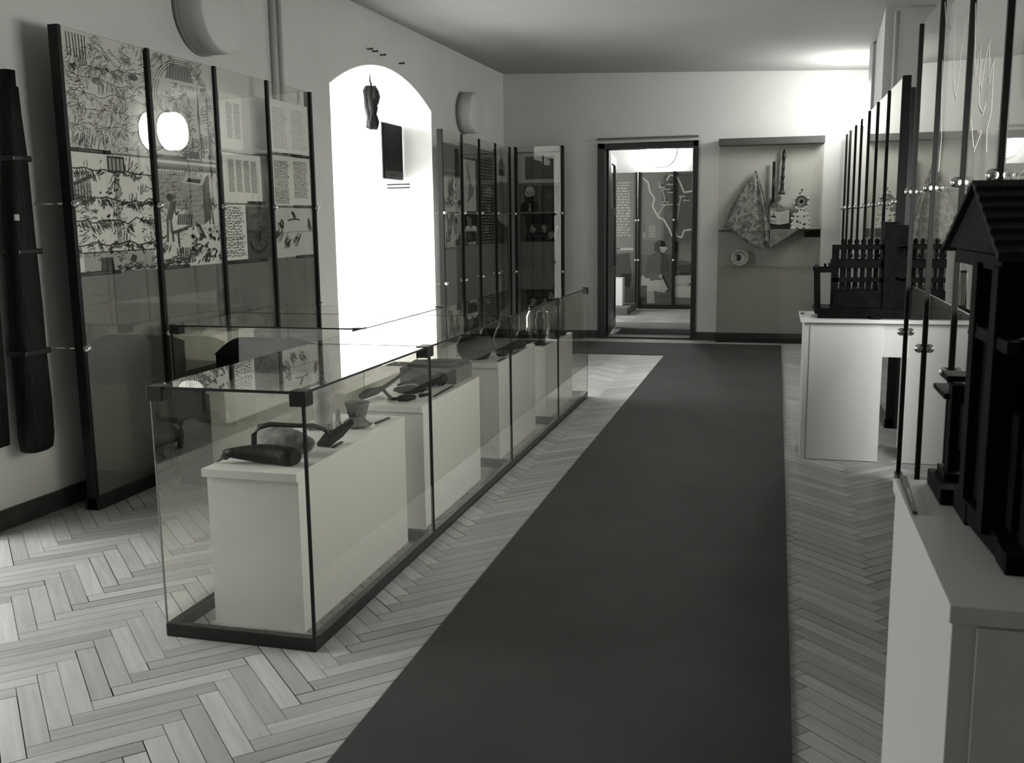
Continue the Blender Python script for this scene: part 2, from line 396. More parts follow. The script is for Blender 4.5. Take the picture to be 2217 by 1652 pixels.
g.box(xx, xx + .008, yh - .02, yh + .02, .95, 1.15).bar((xx, yh, 1.1), (xx + .06, yh, 1.1), .016).bar((xx + .055, yh + .005, 1.1), (xx + .055, yh - .12, 1.1), .018)
g.build('door_handle', M_CHROME, L_)
tag(MB().box(-2.205, -.955, YB - .03, YB, 2.472, 2.498).build('trim_1', mat('trim_grey', .12, .6)), kind='structure')

# carpets
g = MB(); g.box(-1.175, .085, -2.2, 10.84, .0005, .008)
tag(g.build('runner_carpet', M_RUG), 'long dark carpet runner down the middle of the parquet towards the doorway', 'carpet')
g = MB(); g.box(-2.55, .085, 10.845, 11.93, .0005, .008)
tag(g.build('runner_carpet', M_RUG), 'short dark carpet strip lying crosswise in front of the doorway', 'carpet')
g = MB(); g.box(-2.04, -1.03, YB + BT + .03, 13.45, .0005, .008)
tag(g.build('door_mat', mat('darker_mat', .06, .95, .1, vary=.2)), 'dark mat just inside the open doorway', 'mat')
g = MB(); g.box(-2.25, -.6, 13.46, 14.3, .0005, .007)
tag(g.build('door_mat', M_RUGG), 'grey mat on the floor of the room beyond the door', 'mat')

# ------------------------------------------------------------------ glass display screens
def screen(name, label, axis, plane, posts, top, balls, board=None, wall=None, ends=(), light_edge=False, inner=None, post_w=.028, base=True, sgn=1, tintm=None, pane_art=None, skew=()):
    """glass sheets between posts; axis 0: stands along y at x=plane, axis 1: along x at y=plane; sgn: side of the room it faces"""
    a0, a1 = posts[0], posts[-1]
    def P(s, n, z):  # s along the screen, n out of the plane towards the room
        k = plane(s) if callable(plane) else plane
        return (k + sgn * n, s, z) if axis == 0 else (s, k + sgn * n, z)
    def slab(g, s0, s1, n0, n1, z0, z1, mi=0):
        g.hexa([P(s0, n0, z0), P(s1, n0, z0), P(s1, n1, z0), P(s0, n1, z0), P(s0, n0, z1), P(s1, n0, z1), P(s1, n1, z1), P(s0, n1, z1)], mi)
    r = thing(name, P((a0 + a1) / 2, 0, 0), label, 'display screen')
    for i, s in enumerate(posts):
        wd = .05 if i in ends else post_w
        g = MB(); slab(g, s - post_w / 2 if i else s - .012, s + post_w / 2, -.045 if i in ends else -.009, .012, .0, top)
        g.build('post', M_POST, r, bevel=.002)
        for z in balls:
            b = MB(); b.ball(P(s, .024, z), .022, 10); bo = b.build('clamp_ball', M_CHROME, r)
            if wall:
                g = MB(); e = -sgn * (wall(s) - (plane(s) if callable(plane) else plane)) if axis == 0 else -(wall(s) - plane) * sgn
                g.tube([P(s, -.02, z), P(s, -abs(e), z)], .005, 6); g.build('standoff_rod', M_CHROME, bo)
    for i, (s0, s1) in enumerate(zip(posts, posts[1:])):
        g = MB(); s0 += .002; s1 -= .002
        # the two large faces are glass, the narrow edges are dark
        k0, k1 = (skew[i] if i < len(skew) else (0, 0))       # no two sheets hang quite in one plane
        p = [P(s0, k0 - .006, .06), P(s1, k1 - .006, .06), P(s1, k1, .06), P(s0, k0, .06), P(s0, k0 - .006, top - .004), P(s1, k1 - .006, top - .004), P(s1, k1, top - .004), P(s0, k0, top - .004)]
        g.add(p, [(0, 1, 5, 4), (2, 3, 7, 6)], 0); g.add(p, [(0, 3, 2, 1), (4, 5, 6, 7), (1, 2, 6, 5), (3, 0, 4, 7)], 1)
        if pane_art: pane_art(i, g, P, s0, s1)
        g.build('glass_pane', [tintm or M_TINT, M_EDGE, ink(160)], r)
        if board:
            b = MB(); slab(b, s0, s1, -.030, -.020, .06, board[i] if isinstance(board, (list, tuple)) else board)
            b.build('backing_board', M_BOARD, r)
    if base:
        g = MB(); slab(g, a0 - .012, a1 + .012, -.06, .02, 0, .065); g.build('base_rail', M_BLACK, r)
    return r

SX = -3.474; PL = [4.30, 5.02, 5.71, 6.377, 7.04]
screen('display_screen', 'glass display screen with large mining engravings on the left wall, between old timber and arch', 0, SX, PL, 2.487, (1.614, .87), board=[2.48, 2.48, 1.97, 2.0], wall=LW, ends=(0, 4), skew=((.002, -.003), (-.003, .002)))
FX = -3.285; PF = [9.54, 10.20, 10.84, 11.505, 12.16]
screen('display_screen', 'dark glass display screen of four panes on the left wall beyond the arch', 0, FX, PF, 2.417, (1.59, .87), board=[2.30, 2.34, 2.31, 2.345], wall=LW, ends=(0,))
BYP = 12.10
screen('display_screen', 'single dark glass display pane in the corner left of the doorway', 1, BYP, [-3.195, -2.595], 2.41, (1.585, .86), board=2.345, wall=lambda s: YB, ends=(0, 1), sgn=-1, post_w=.035)

# right-hand screens
def RF(s): return .80 + (s - 7.3) * (.74 - .80) / 4.95
PR = [7.33, 8.16, 8.92, 9.63, 10.35, 11.0, 11.68, 12.2]
rfar = screen('display_screen', 'long row of narrow glass panes on the right wall under the lit lamp', 0, RF, PR, 2.44, (1.60,), wall=RW, ends=(0,), sgn=-1)
MB().box(.846, .905, 7.32, 7.36, 0, 2.36).build('shadow_strip', M_BLACK, rfar)  # black box standing in for the wall shadow beside the end post
PN = [1.55, 2.25, 2.92, 3.60, 4.29, 5.06, 5.78]
rnd = random.Random(77)
def outline(i, g, P, s0, s1):
    """thin pale lines of a map drawn on two of the panes"""
    def stroke(pts, wd):
        for a, b in zip(pts, pts[1:]):
            dx, dz = b[0] - a[0], b[1] - a[1]; l = math.hypot(dx, dz) or 1; nx, nz = -dz / l * wd / 2, dx / l * wd / 2
            g.add([P(a[0] + nx, .0006, a[1] + nz), P(a[0] - nx, .0006, a[1] - nz), P(b[0] - nx, .0006, b[1] - nz), P(b[0] + nx, .0006, b[1] + nz)], [(0, 1, 2, 3)], 2)
    if i in (4, 3):
        lines = {4: [[(5.03, 2.46), (4.95, 2.34), (4.9, 2.43), (4.8, 2.3), (4.72, 2.36), (4.66, 2.05), (4.58, 1.98), (4.5, 2.2), (4.42, 2.3), (4.36, 2.22)], [(5.0, 2.2), (4.96, 1.95), (4.9, 1.86), (4.93, 1.7)]],
                 3: [[(4.25, 2.3), (4.18, 2.02), (4.1, 2.12), (4.04, 1.95), (3.98, 2.06), (3.93, 2.12), (3.9, 1.96), (3.84, 2.04), (3.82, 1.86), (3.88, 1.8), (3.86, 1.72)], [(4.1, 2.1), (4.06, 1.9), (3.97, 1.86), (3.93, 1.9)], [(4.2, 1.86), (4.1, 1.74), (3.98, 1.8)]]}[i]
        for l in lines: stroke(l, .012)
screen('display_screen', 'nearest clear glass screen on the right behind the dark model house, with pale map lines', 0, .705, PN, 2.50, (1.63, .865), board=1.12, wall=lambda s: XR, ends=(), sgn=-1, post_w=.022, tintm=M_CLEAR, pane_art=outline)

# ------------------------------------------------------------------ flat prints
class Sheet:
    """a sheet of paper with its printing, u to the right and v upward in metres"""
    def __init__(s, O, U, V, w, h, paper, thick=.003):
        s.O, s.U, s.V = Vector(O), Vector(U), Vector(V); s.N = s.U.cross(s.V); s.w, s.h = w, h
        s.g = MB(); s.tones = [paper]; s.th = thick
        c = [s.p(0, 0, -thick), s.p(1, 0, -thick), s.p(1, 1, -thick), s.p(0, 1, -thick), s.p(0, 0, 0), s.p(1, 0, 0), s.p(1, 1, 0), s.p(0, 1, 0)]
        s.g.hexa(c, 0)
    def p(s, u, v, n): return s.O + s.U * (u * s.w) + s.V * (v * s.h) + s.N * n
    def t(s, tone):
        tone = int(round(tone / 8.0) * 8)
        if tone not in s.tones: s.tones.append(tone)
        return s.tones.index(tone)
    def poly(s, pts, tone, layer=1):
        pts = [(min(1, max(0, a)), min(1, max(0, b))) for a, b in pts]
        s.g.add([s.p(a, b, .0005 * layer) for a, b in pts], [tuple(range(len(pts)))], s.t(tone))
    def rect(s, u0, v0, u1, v1, tone, layer=1): s.poly([(u0, v0), (u1, v0), (u1, v1), (u0, v1)], tone, layer)
    def line(s, pts, wd, tone, layer=2):
        for a, b in zip(pts, pts[1:]):
            dx, dy = (b[0] - a[0]) * s.w, (b[1] - a[1]) * s.h; l = math.hypot(dx, dy)
            if l < 1e-6: continue
            nx, ny = -dy / l * wd / 2 / s.w, dx / l * wd / 2 / s.h
            s.poly([(a[0] + nx, a[1] + ny), (a[0] - nx, a[1] - ny), (b[0] - nx, b[1] - ny), (b[0] + nx, b[1] + ny)], tone, layer)
    def disc(s, u, v, ru, rv, tone, layer=1, n=16, a0=0, a1=6.2832):
        s.poly([(u + ru * math.cos(a0 + (a1 - a0) * i / n), v + rv * math.sin(a0 + (a1 - a0) * i / n)) for i in range(n)], tone, layer)
    def hatch(s, u, v, ru, rv, ang, n, ln, wd, tone, rnd, layer=2):
        for _ in range(n):
            r = math.sqrt(rnd.random()); th = rnd.random() * 6.283; x, y = u + ru * r * math.cos(th), v + rv * r * math.sin(th)
            a = ang + rnd.uniform(-.35, .35); l = ln * rnd.uniform(.5, 1.3)
            s.line([(x, y), (x + math.cos(a) * l / s.w, y + math.sin(a) * l / s.h)], wd * rnd.uniform(.6, 1.4), tone, layer)
    def text(s, u0, v0, u1, v1, rows, tone, rnd, fill=.62, ragged=.15, wob=0, layer=2):
        dv = (v1 - v0) / rows
        for i in range(rows):
            v = v1 - (i + .5) * dv; u = u0; end = u1 - (u1 - u0) * ragged * rnd.random()
            while u < end:
                l = (u1 - u0) * rnd.uniform(.04, .14); e = min(u + l, end); q = wob * dv * rnd.uniform(-1, 1); hh = dv * fill / 2 * rnd.uniform(.7, 1.1)
                s.poly([(u, v - hh), (e, v - hh + q), (e, v + hh + q), (u, v + hh)], tone, layer); u = e + (u1 - u0) * rnd.uniform(.018, .045)
    def done(s, name, label, cat='print', group=None, rough=None):
        o = s.g.build(name, [ink(t) for t in s.tones], org=s.p(.5, 0, 0)); return tag(o, label, cat, group)

def left_sheet(y0, y1, z0, z1, paper, x=SX):
    if x == SX and paper > 120: paper = min(226, paper + 28)
    return Sheet((x - .0135, y0, z0), (0, 1, 0), (0, 0, 1), y1 - y0, z1 - z0, paper)
def hills(s, v, amp, rnd, tone, wd, n=16, hat=0, ht=None):
    pts = [(i / n, v + amp * (mnoise.noise(Vector((i * .45, v * 9, rnd.random() * .2))))) for i in range(n + 1)]
    s.line(pts, wd, tone)
    for (a, b) in pts:
        if hat and rnd.random() < .75: s.hatch(a, b - .02, .045, .022, rnd.choice((-.9, -1.2, .5)), hat, .035, wd * .7, ht or tone, rnd)
def scribble(s, n, seed, tones, ln, wd, thr=.0, freq=5, box=(0, 0, 1, 1), base=.4):
    r = random.Random(seed)
    while n > 0:
        u, v = r.uniform(box[0], box[2]), r.uniform(box[1], box[3]); q = mnoise.noise(Vector((u * freq, v * freq * s.h / s.w, seed)))
        n -= .3
        if q < thr: continue
        n -= .7
        a = base + 2.6 * mnoise.noise(Vector((u * 2.5, v * 2.5, seed + 9))) + r.uniform(-.25, .25); l = ln * r.uniform(.4, 1.4)
        c = .5 * r.uniform(-1, 1)
        m = (u + math.cos(a) * l * .5 / s.w, v + math.sin(a) * l * .5 / s.h)
        s.line([(u, v), m, (m[0] + math.cos(a + c) * l * .5 / s.w, m[1] + math.sin(a + c) * l * .5 / s.h)], wd * r.uniform(.6, 1.5), r.choice(tones), 2)
def figure(s, u, v, h, tone, rnd, lean=0.0):
    k = h * s.h / s.w
    s.disc(u + lean * .9 * k, v + h * .92, .06 * k * 1.1, h * .06, tone, 3, 10)
    s.poly([(u - .1 * k, v + h * .45), (u + .1 * k, v + h * .45), (u + .12 * k + lean * .8 * k, v + h * .84), (u - .1 * k + lean * .8 * k, v + h * .84)], tone, 3)
    s.line([(u - .05 * k, v + h * .47), (u - .09 * k, v)], .07 * h * s.h, tone, 3); s.line([(u + .05 * k, v + h * .47), (u + .11 * k, v)], .07 * h * s.h, tone, 3)
    s.line([(u + lean * .7 * k, v + h * .78), (u + .26 * k, v + h * .55), (u + .36 * k, v + h * .62)], .05 * h * s.h, tone, 3)

rnd = random.Random(11)
# upper left: a pale wooded hillside
s = left_sheet(4.345, 5.004, 1.89, 2.482, 172)
for i in range(7): s.line([(.05 + i * .035, .98), (.055 + i * .035 + rnd.uniform(-.01, .01), .78)], .008, 70)
for v, a in ((.74, .05), (.62, .06), (.5, .05), (.36, .06), (.22, .05)): hills(s, v, a, rnd, 104, .004, hat=5, ht=116)
for _ in range(16): s.hatch(rnd.uniform(.05, .95), rnd.uniform(.25, .95), .07, .05, rnd.choice((1.2, .3, -.5)), 12, .045, .003, 118, rnd)
for _ in range(5): s.disc(rnd.uniform(.2, .9), rnd.uniform(.5, .85), .06, .03, 140, 1)
s.hatch(.25, .06, .25, .05, 1.4, 40, .05, .004, 80, rnd); s.rect(.16, .08, .34, .2, 184, 1)
scribble(s, 800, 3, (104, 120, 128, 88), .035, .0026, -.1, 4)
scribble(s, 160, 4, (56, 72), .03, .004, .1, 7)
s.done('engraving_print', 'pale engraving of a wooded hillside, upper left pane of the near left screen')
# lower left: hillside with a shaft and windlass above a gallery
s = left_sheet(4.345, 5.004, 1.250, 1.878, 188)
for v, a in ((.86, .04), (.62, .06), (.44, .06), (.24, .05)): hills(s, v, a, rnd, 32, .007, hat=9, ht=40)
s.poly([(.47, .2), (.53, .2), (.56, .84), (.52, .84)], 150, 2)
s.rect(.42, .85, .64, .99, 48, 2)
for i in range(4): s.rect(.44 + i * .05, .87, .47 + i * .05, .97, 150, 3)
s.poly([(.0, .72), (.2, .8), (.2, .58), (.0, .56)], 160, 2)
for i in range(6): s.line([(.01 + i * .035, .57), (.012 + i * .035, .75)], .007, 36, 3)
s.line([(0, .74), (.22, .81)], .02, 40, 3)
for _ in range(10): s.hatch(rnd.uniform(.05, .95), rnd.uniform(.25, .9), .05, .03, rnd.choice((.9, 1.4, -.6)), 9, .035, .005, 44, rnd)
s.rect(.05, .0, .97, .17, 168, 1)
for i in range(44): s.line([(.06 + i * .0207, .01), (.06 + i * .0207, .16)], .002, 110, 2)
s.line([(.04, .175), (.98, .18)], .007, 30, 3)
s.poly([(.24, .0), (.26, .13), (.4, .13), (.42, 0)], 52, 3); s.poly([(.62, .09), (.66, .15), (.72, .13), (.7, .07)], 56, 3)
s.hatch(.5, .02, .48, .03, .2, 60, .04, .006, 30, rnd, 4)
scribble(s, 420, 5, (32, 48, 72), .03, .0035, .12, 5, (0, .18, 1, 1))
scribble(s, 120, 6, (24, 32), .03, .006, .25, 7, (0, .18, 1, 1))
scribble(s, 120, 61, (48, 60), .03, .004, .0, 7, (0, 0, 1, .17))
s.done('engraving_print', 'engraving of a hillside cut by a mine shaft, lower left on the near screen')
# upper second: vaulted workshop
s = left_sheet(5.036, 5.694, 1.89, 2.482, 168)
for k in range(3): s.line([(.02 + .48 + (.46 - k * .035) * math.cos(t / 14 * math.pi), .55 + (.43 - k * .02) * math.sin(t / 14 * math.pi)) for t in range(15)], .005, 84)
s.poly([(.25, .78), (.7, .78), (.62, .93), (.34, .93)], 120, 1)
for i in range(9): s.line([(.28 + i * .045, .78), (.3 + i * .045, .92)], .006, 64)
s.line([(.1, .76), (.85, .76)], .012, 196, 3)
for _ in range(12): s.hatch(rnd.uniform(.1, .95), rnd.uniform(.3, .75), .06, .06, rnd.choice((1.5, .2)), 12, .05, .0035, 104, rnd)
for u in (.75, .9): s.line([(u, .2), (u, .68)], .01, 90)
for k in range(5): s.line([(.78, .5 - k * .03), (.86, .53 - k * .03), (.94, .5 - k * .03)], .004, 88)
for u, h in ((.62, .2), (.78, .26), (.92, .3), (.5, .16)): figure(s, u, .03, h, 56, rnd)
s.rect(.04, .0, .5, .03, 24, 3); s.hatch(.5, .08, .48, .07, .3, 60, .05, .006, 60, rnd)
s.rect(.55, .02, .72, .09, 44, 4)
scribble(s, 650, 7, (88, 104, 112), .035, .0028, .0, 5, (0, .1, 1, 1))
scribble(s, 160, 8, (48, 60), .03, .004, .05, 8, (.4, 0, 1, .35))
s.done('engraving_print', 'engraving of a vaulted workshop with figures, upper pane beside the pale hillside engraving')
# lower second: smelting furnace with a worker
s = left_sheet(5.036, 5.694, 1.250, 1.878, 184)
s.rect(.0, .92, 1, .97, 120, 1)
for i in range(22): s.disc(.02 + i * .045, .925, .02, .018, 60, 3, 8)
s.rect(.04, .55, .5, .9, 150, 1)
for i in range(9): s.line([(.05, .58 + i * .035), (.48, .59 + i * .035)], .0025, 104)
s.poly([(.44, .36), (.74, .4), (.74, .83), (.44, .8)], 150, 2); s.poly([(.74, .4), (.86, .46), (.86, .9), (.74, .83)], 72, 2)
s.poly([(.4, .8), (.5, .88), (.8, .86), (.74, .78)], 190, 3); s.poly([(.46, .81), (.52, .85), (.72, .84), (.7, .8)], 40, 4)
for k in range(4): s.line([(.5 + k * .05, .84), (.47 + k * .05, .88), (.53 + k * .05, .91), (.5 + k * .05, .96)], .012, 176, 5)
for i in range(7): s.line([(.5, .42 + i * .05), (.72, .44 + i * .05)], .003, 96, 3)
for i in range(8): s.line([(.3 + i * .03, .4), (.33 + i * .03, .5)], .012, 56, 3)
figure(s, .17, .24, .46, 84, rnd, .25); s.disc(.2, .655, .05, .035, 52, 4); figure(s, .86, .4, .32, 48, rnd, -.1)
s.poly([(.58, .42), (.66, .4), (.76, .26), (.66, .27)], 20, 4); s.poly([(.6, .38), (.64, .37), (.68, .31), (.63, .32)], 150, 5)
s.line([(.2, .32), (.46, .37)], .02, 60, 3); s.line([(.3, .22), (.3, .34)], .02, 60, 3)
for _ in range(26):
    u, v = rnd.uniform(.5, .98), rnd.uniform(.04, .36); s.disc(u, v, rnd.uniform(.014, .04), rnd.uniform(.01, .024), rnd.choice((28, 40, 56)), 3, 7, rnd.random())
for i in range(6): s.line([(.32 + i * .035, .03), (.33 + i * .035, .18)], .012, 70, 3)
s.hatch(.2, .05, .2, .05, .1, 40, .06, .006, 40, rnd); s.hatch(.6, .08, .36, .07, .8, 40, .04, .007, 36, rnd)
scribble(s, 380, 9, (56, 72, 88), .03, .003, .02, 6, (0, .3, 1, .92))
scribble(s, 240, 10, (28, 40), .03, .005, .05, 8, (0, 0, 1, .3))
s.done('engraving_print', 'engraving of a worker at a smoking furnace, lower pane second from the left wall timber')
# third pane: documents
s = left_sheet(5.775, 6.045, 1.985, 2.345, 190); s.text(.28, .2, .56, .84, 26, 112, rnd); s.text(.62, .2, .92, .84, 26, 112, rnd)
s.done('document_print', 'narrow printed page with two text columns, top of the third pane')
s = left_sheet(5.775, 6.265, 1.64, 1.962, 194)
for k in range(4): s.text(.13 + k * .2, .22, .28 + k * .2, .88, 28, 88, rnd)
s.done('document_print', 'wide printed sheet with four text columns, middle of the third pane')
s = left_sheet(5.735, 6.03, 1.265, 1.628, 192); s.text(.06, .05, .96, .97, 19, 84, rnd, .5, .2, .5)
s.done('letter_print', 'pale handwritten letter at the bottom of the third pane')
s = left_sheet(6.035, 6.35, 1.262, 1.615, 74)
s.line([(.12 + .36 * (1 - math.cos(t / 12 * math.pi)), .35 - .22 * math.sin(t / 12 * math.pi)) for t in range(13)], .02, 36); s.hatch(.5, .45, .3, .2, .1, 40, .06, .006, 48, rnd); s.rect(.1, .9, .9, .95, 88)
s.done('document_print', 'dark old parchment beside the handwritten letter')
s = left_sheet(6.415, 7.015, 2.008, 2.373, 186); s.text(.08, .08, .46, .86, 22, 136, rnd, .4, .3); s.text(.55, .08, .95, .88, 22, 140, rnd, .4, .3)
s.done('document_print', 'open book pages with faint text, top of the fourth pane')
s = left_sheet(6.405, 7.015, 1.63, 1.985, 188); s.text(.08, .04, .44, .9, 24, 92, rnd, .62, .1, .4); s.text(.56, .16, .92, .92, 22, 96, rnd, .62, .1, .4)
s.done('document_print', 'two pages of dense handwriting, middle of the fourth pane')
s = left_sheet(6.405, 7.015, 1.255, 1.615, 160)
s.line([(0, .5), (1, .52)], .004, 120)
s.line([(.35 + .04 * t, .74 + .03 * math.sin(t * .35)) for t in range(9)], .012, 84)
for (u, v) in ((.13, .7), (.2, .74), (.88, .76), (.9, .64), (.48, .9)): s.hatch(u, v, .04, .03, -.9, 8, .05, .009, 44, rnd)
for (u, v) in ((.3, .25), (.55, .28), (.1, .4)): s.hatch(u, v, .09, .1, .8, 22, .06, .006, 72, rnd)
s.done('map_print', 'old hand drawn map with ink blots, bottom of the fourth pane')
# dark caption strips below the prints
def strip(y0, y1, z, where, x=SX, h=.022, nm='caption_strip', grp='dark caption strips under the prints'):
    s = Sheet((x - .0115, y0, z), (0, 1, 0), (0, 0, 1), y1 - y0, h, 16, .002); s.text(.2, .3, .8, .7, 1, 104, rnd, .6)
    return s.done('caption_strip', where, 'caption', grp)
strip(4.345, 4.66, 1.877, 'dark caption strip between the two engravings of the first pane')
strip(4.345, 4.67, 1.240, 'dark caption strip below the mine shaft engraving')
strip(5.04, 5.33, 1.240, 'dark caption strip below the furnace engraving')
strip(6.06, 6.30, 1.632, 'dark caption strip above the dark parchment of the third pane')
strip(5.77, 6.3, 1.238, 'long dark caption strip below the handwritten letter')
strip(6.73, 7.015, 1.985, 'dark caption strip below the open book pages')
strip(6.73, 7.015, 1.613, 'dark caption strip below the dense handwriting of the fourth pane')
strip(6.73, 7.015, 1.240, 'dark caption strip below the hand drawn map')

# far left screen
def fs(y0, y1, z0, z1, paper): return left_sheet(y0, y1, z0, z1, paper, FX)
s = fs(9.6, 10.17, 1.975, 2.285, 46); s.line([(.15 + .12 * math.cos(t / 8 * 3.1), .35 + .5 * math.sin(t / 8 * 3.1)) for t in range(9)], .008, 110); s.text(.1, .1, .9, .22, 1, 104, rnd, .5); s.hatch(.6, .6, .2, .2, 1.3, 14, .06, .008, 84, rnd)
s.done('print', 'dark print with faint drawn curves, top left of the far left screen')
s = fs(9.6, 10.17, 1.60, 1.955, 168)
for _ in range(9): s.hatch(rnd.uniform(.1, .9), rnd.uniform(.1, .9), .12, .1, rnd.uniform(0, 3), 10, .08, .012, 64, rnd)
s.disc(.7, .75, .1, .14, 190, 3); s.disc(.72, .78, .03, .06, 60, 4); s.disc(.7, .4, .12, .14, 190, 3); s.disc(.72, .42, .03, .06, 60, 4); s.poly([(.3, .5), (.5, 1), (.6, 1), (.45, .4)], 96, 2)
s.done('engraving_print', 'pale mining engraving above the ball row in the first pane of the far left screen')
s = fs(9.6, 10.17, 1.235, 1.59, 160)
for _ in range(12): s.hatch(rnd.uniform(.05, .95), rnd.uniform(.05, .95), .1, .1, rnd.uniform(0, 3), 10, .08, .012, 72, rnd)
s.poly([(.5, .9), (.62, .95), (.72, .4), (.58, .3)], 90, 3); s.rect(.6, .02, .95, .22, 84, 3); s.rect(.1, .0, .14, .35, 60, 3)
s.done('engraving_print', 'pale engraving with a shaft, left pane of the far left screen below the ball row')
s = fs(10.25, 10.79, 1.60, 2.19, 60); s.rect(.04, .02, .9, .96, 172, 1); s.poly([(.3, .9), (.36, .92), (.5, .6), (.76, .42), (.66, .3), (.3, .16), (.42, .5)], 120, 2)
s.done('map_print', 'tall pale map in a dark margin, second pane of the far left screen')
s = fs(10.25, 10.79, 1.235, 1.58, 28); s.poly([(.2, .95), (.5, .9), (.6, .6), (.3, .5)], 104, 2); s.rect(.1, .45, .92, .56, 176, 3); s.disc(.3, .58, .15, .05, 190, 4); s.disc(.7, .58, .15, .05, 190, 4); s.line([(.12, .45), (.16, .04)], .02, 168, 3); s.line([(.9, .45), (.9, .1)], .02, 168, 3); s.rect(.3, .02, .85, .12, 150, 3); s.rect(.25, .2, .8, .42, 50, 2)
s.done('photograph_print', 'dark photograph of a pale wooden cradle, second pane of the far left screen')
s = fs(10.9, 11.45, 1.235, 2.31, 36); s.text(.1, .01, .95, .99, 30, 128, rnd, .5, .06)
s.done('text_print', 'tall dark panel with a column of white text, third pane of the far left screen')
s = fs(11.56, 12.12, 1.975, 2.34, 170); s.poly([(.2, .2), (.2, .62), (.45, .78), (.75, .6), (.75, .2)], 104, 2); s.poly([(.2, .2), (.75, .2), (.75, .36), (.2, .42)], 56, 3)
s.done('photograph_print', 'small photograph in a pale mount, top of the fourth pane of the far left screen')
s = fs(11.56, 12.12, 1.60, 1.95, 112); s.text(.05, .05, .5, .95, 16, 96, rnd, .5); s.rect(.52, .02, .98, .98, 92, 1)
s.done('document_print', 'grey faded document, fourth pane of the far left screen')
s = fs(11.56, 12.12, 1.225, 1.585, 130); s.poly([(0, 0), (0, .9), (.3, .72), (1, .5), (1, 0)], 28, 1); s.hatch(.5, .25, .45, .2, .9, 40, .1, .02, 84, rnd)
s.done('photograph_print', 'dark photograph of a slope, lowest in the fourth pane of the far left screen')
strip(9.62, 9.95, 1.212, 'dark caption strip under the lowest engraving of the far left screen', FX)

# corner pane facing down the room
def bs(x0, x1, z0, z1, paper): return Sheet((x0, BYP + .0135, z0), (1, 0, 0), (0, 0, 1), x1 - x0, z1 - z0, paper)
s = bs(-3.165, -2.625, 1.965, 2.33, 172); s.rect(.17, .12, .84, .88, 96, 1); s.text(.2, .15, .5, .85, 24, 84, rnd, .4); s.text(.54, .15, .8, .85, 24, 80, rnd, .4)
s.done('document_print', 'grey double page in a wide pale mount, top of the corner pane')
s = bs(-3.14, -2.90, 1.61, 1.93, 60)
s.rect(0, .2, .2, 1, 104, 1); s.poly([(.0, .0), (.05, .3), (.35, .42), (.75, .42), (1, .25), (1, 0)], 20, 2)
s.disc(.52, .72, .27, .24, 164, 3); s.disc(.52, .88, .22, .1, 180, 4); s.poly([(.26, .62), (.34, .42), (.52, .3), (.68, .44), (.76, .66), (.6, .58), (.52, .6), (.42, .57)], 36, 5)
s.line([(.36, .72), (.47, .71)], .008, 60, 5); s.line([(.57, .71), (.68, .73)], .008, 60, 5); s.poly([(.5, .72), (.55, .62), (.48, .62)], 128, 5); s.poly([(.42, .34), (.52, .2), (.6, .34), (.52, .26)], 184, 6); s.poly([(.48, .2), (.56, .2), (.58, .02), (.46, .02)], 150, 4)
s.done('portrait_print', 'portrait photograph of a bald bearded man in a dark suit, corner pane')
s = bs(-2.885, -2.655, 1.61, 1.93, 62); s.text(.1, .08, .92, .92, 18, 84, rnd, .3); s.text(.3, .5, .75, .7, 3, 104, rnd, .5)
s.done('document_print', 'dark printed page to the right of the portrait of the bearded man')
s = bs(-3.14, -2.645, 1.235, 1.585, 14)
s.poly([(0, 0), (0, 1), (.12, .9), (.16, .3), (.1, 0)], 70, 1)
for u, v, a in ((.3, .5, .05), (.62, .52, .06), (.82, .25, .1), (.95, .5, .04)): s.disc(u, v, a, a * 1.2, 120, 2, 9); s.hatch(u, v - .1, a * 1.2, .12, 1.1, 14, .05, .008, 150, rnd, 3)
s.line([(.1, .42), (.65, .38)], .01, 84, 2); s.line([(.14, .2), (.7, .2)], .008, 66, 2)
s.done('photograph_print', 'dark photograph with small bright figures, lowest in the corner pane')

# ------------------------------------------------------------------ wall lamps
def wall_lamp(c, n, on, label, r=.245, dp=.2):
    """drum of opal glass on a rim, axis n (+1 or -1 along x)"""
    t = thing('wall_lamp', c, label, 'lamp')
    g = MB(); g.lathe([(r + .006, 0), (r + .006, n * .025)], c, 40, axis='x'); g.build('lamp_rim', M_LAMPB, t)
    pr = [(r, n * .02), (r, n * (dp - .05)), (r - .012, n * (dp - .022)), (r - .04, n * (dp - .004)), (r - .07, n * dp), (0.0, n * dp)] if on else \
         [(r, n * .02), (r, n * (dp - .016)), (r - .005, n * (dp - .005)), (r - .016, n * dp), (0.0, n * dp)]
    g = MB(); g.lathe(pr, c, 40, axis='x'); g.build('lamp_shade', M_OPALON if on else M_OPAL, t)
    return t
wall_lamp((LW(5.84), 5.84, 2.85), 1, False, 'large unlit drum lamp high on the left wall above the near screen', .27)
wall_lamp((LW(10.82), 10.82, 2.70), 1, False, 'small unlit drum lamp on the left wall above the far left screen', .225, .17)
wall_lamp((RW(11.5), 11.5, 2.71), -1, True, 'lit drum lamp glowing on the right wall near the far corner', .24, .2)
wall_lamp((XR, 5.10, 2.22), -1, False, 'unlit drum lamp on the right wall behind the nearest glass screen', .25)

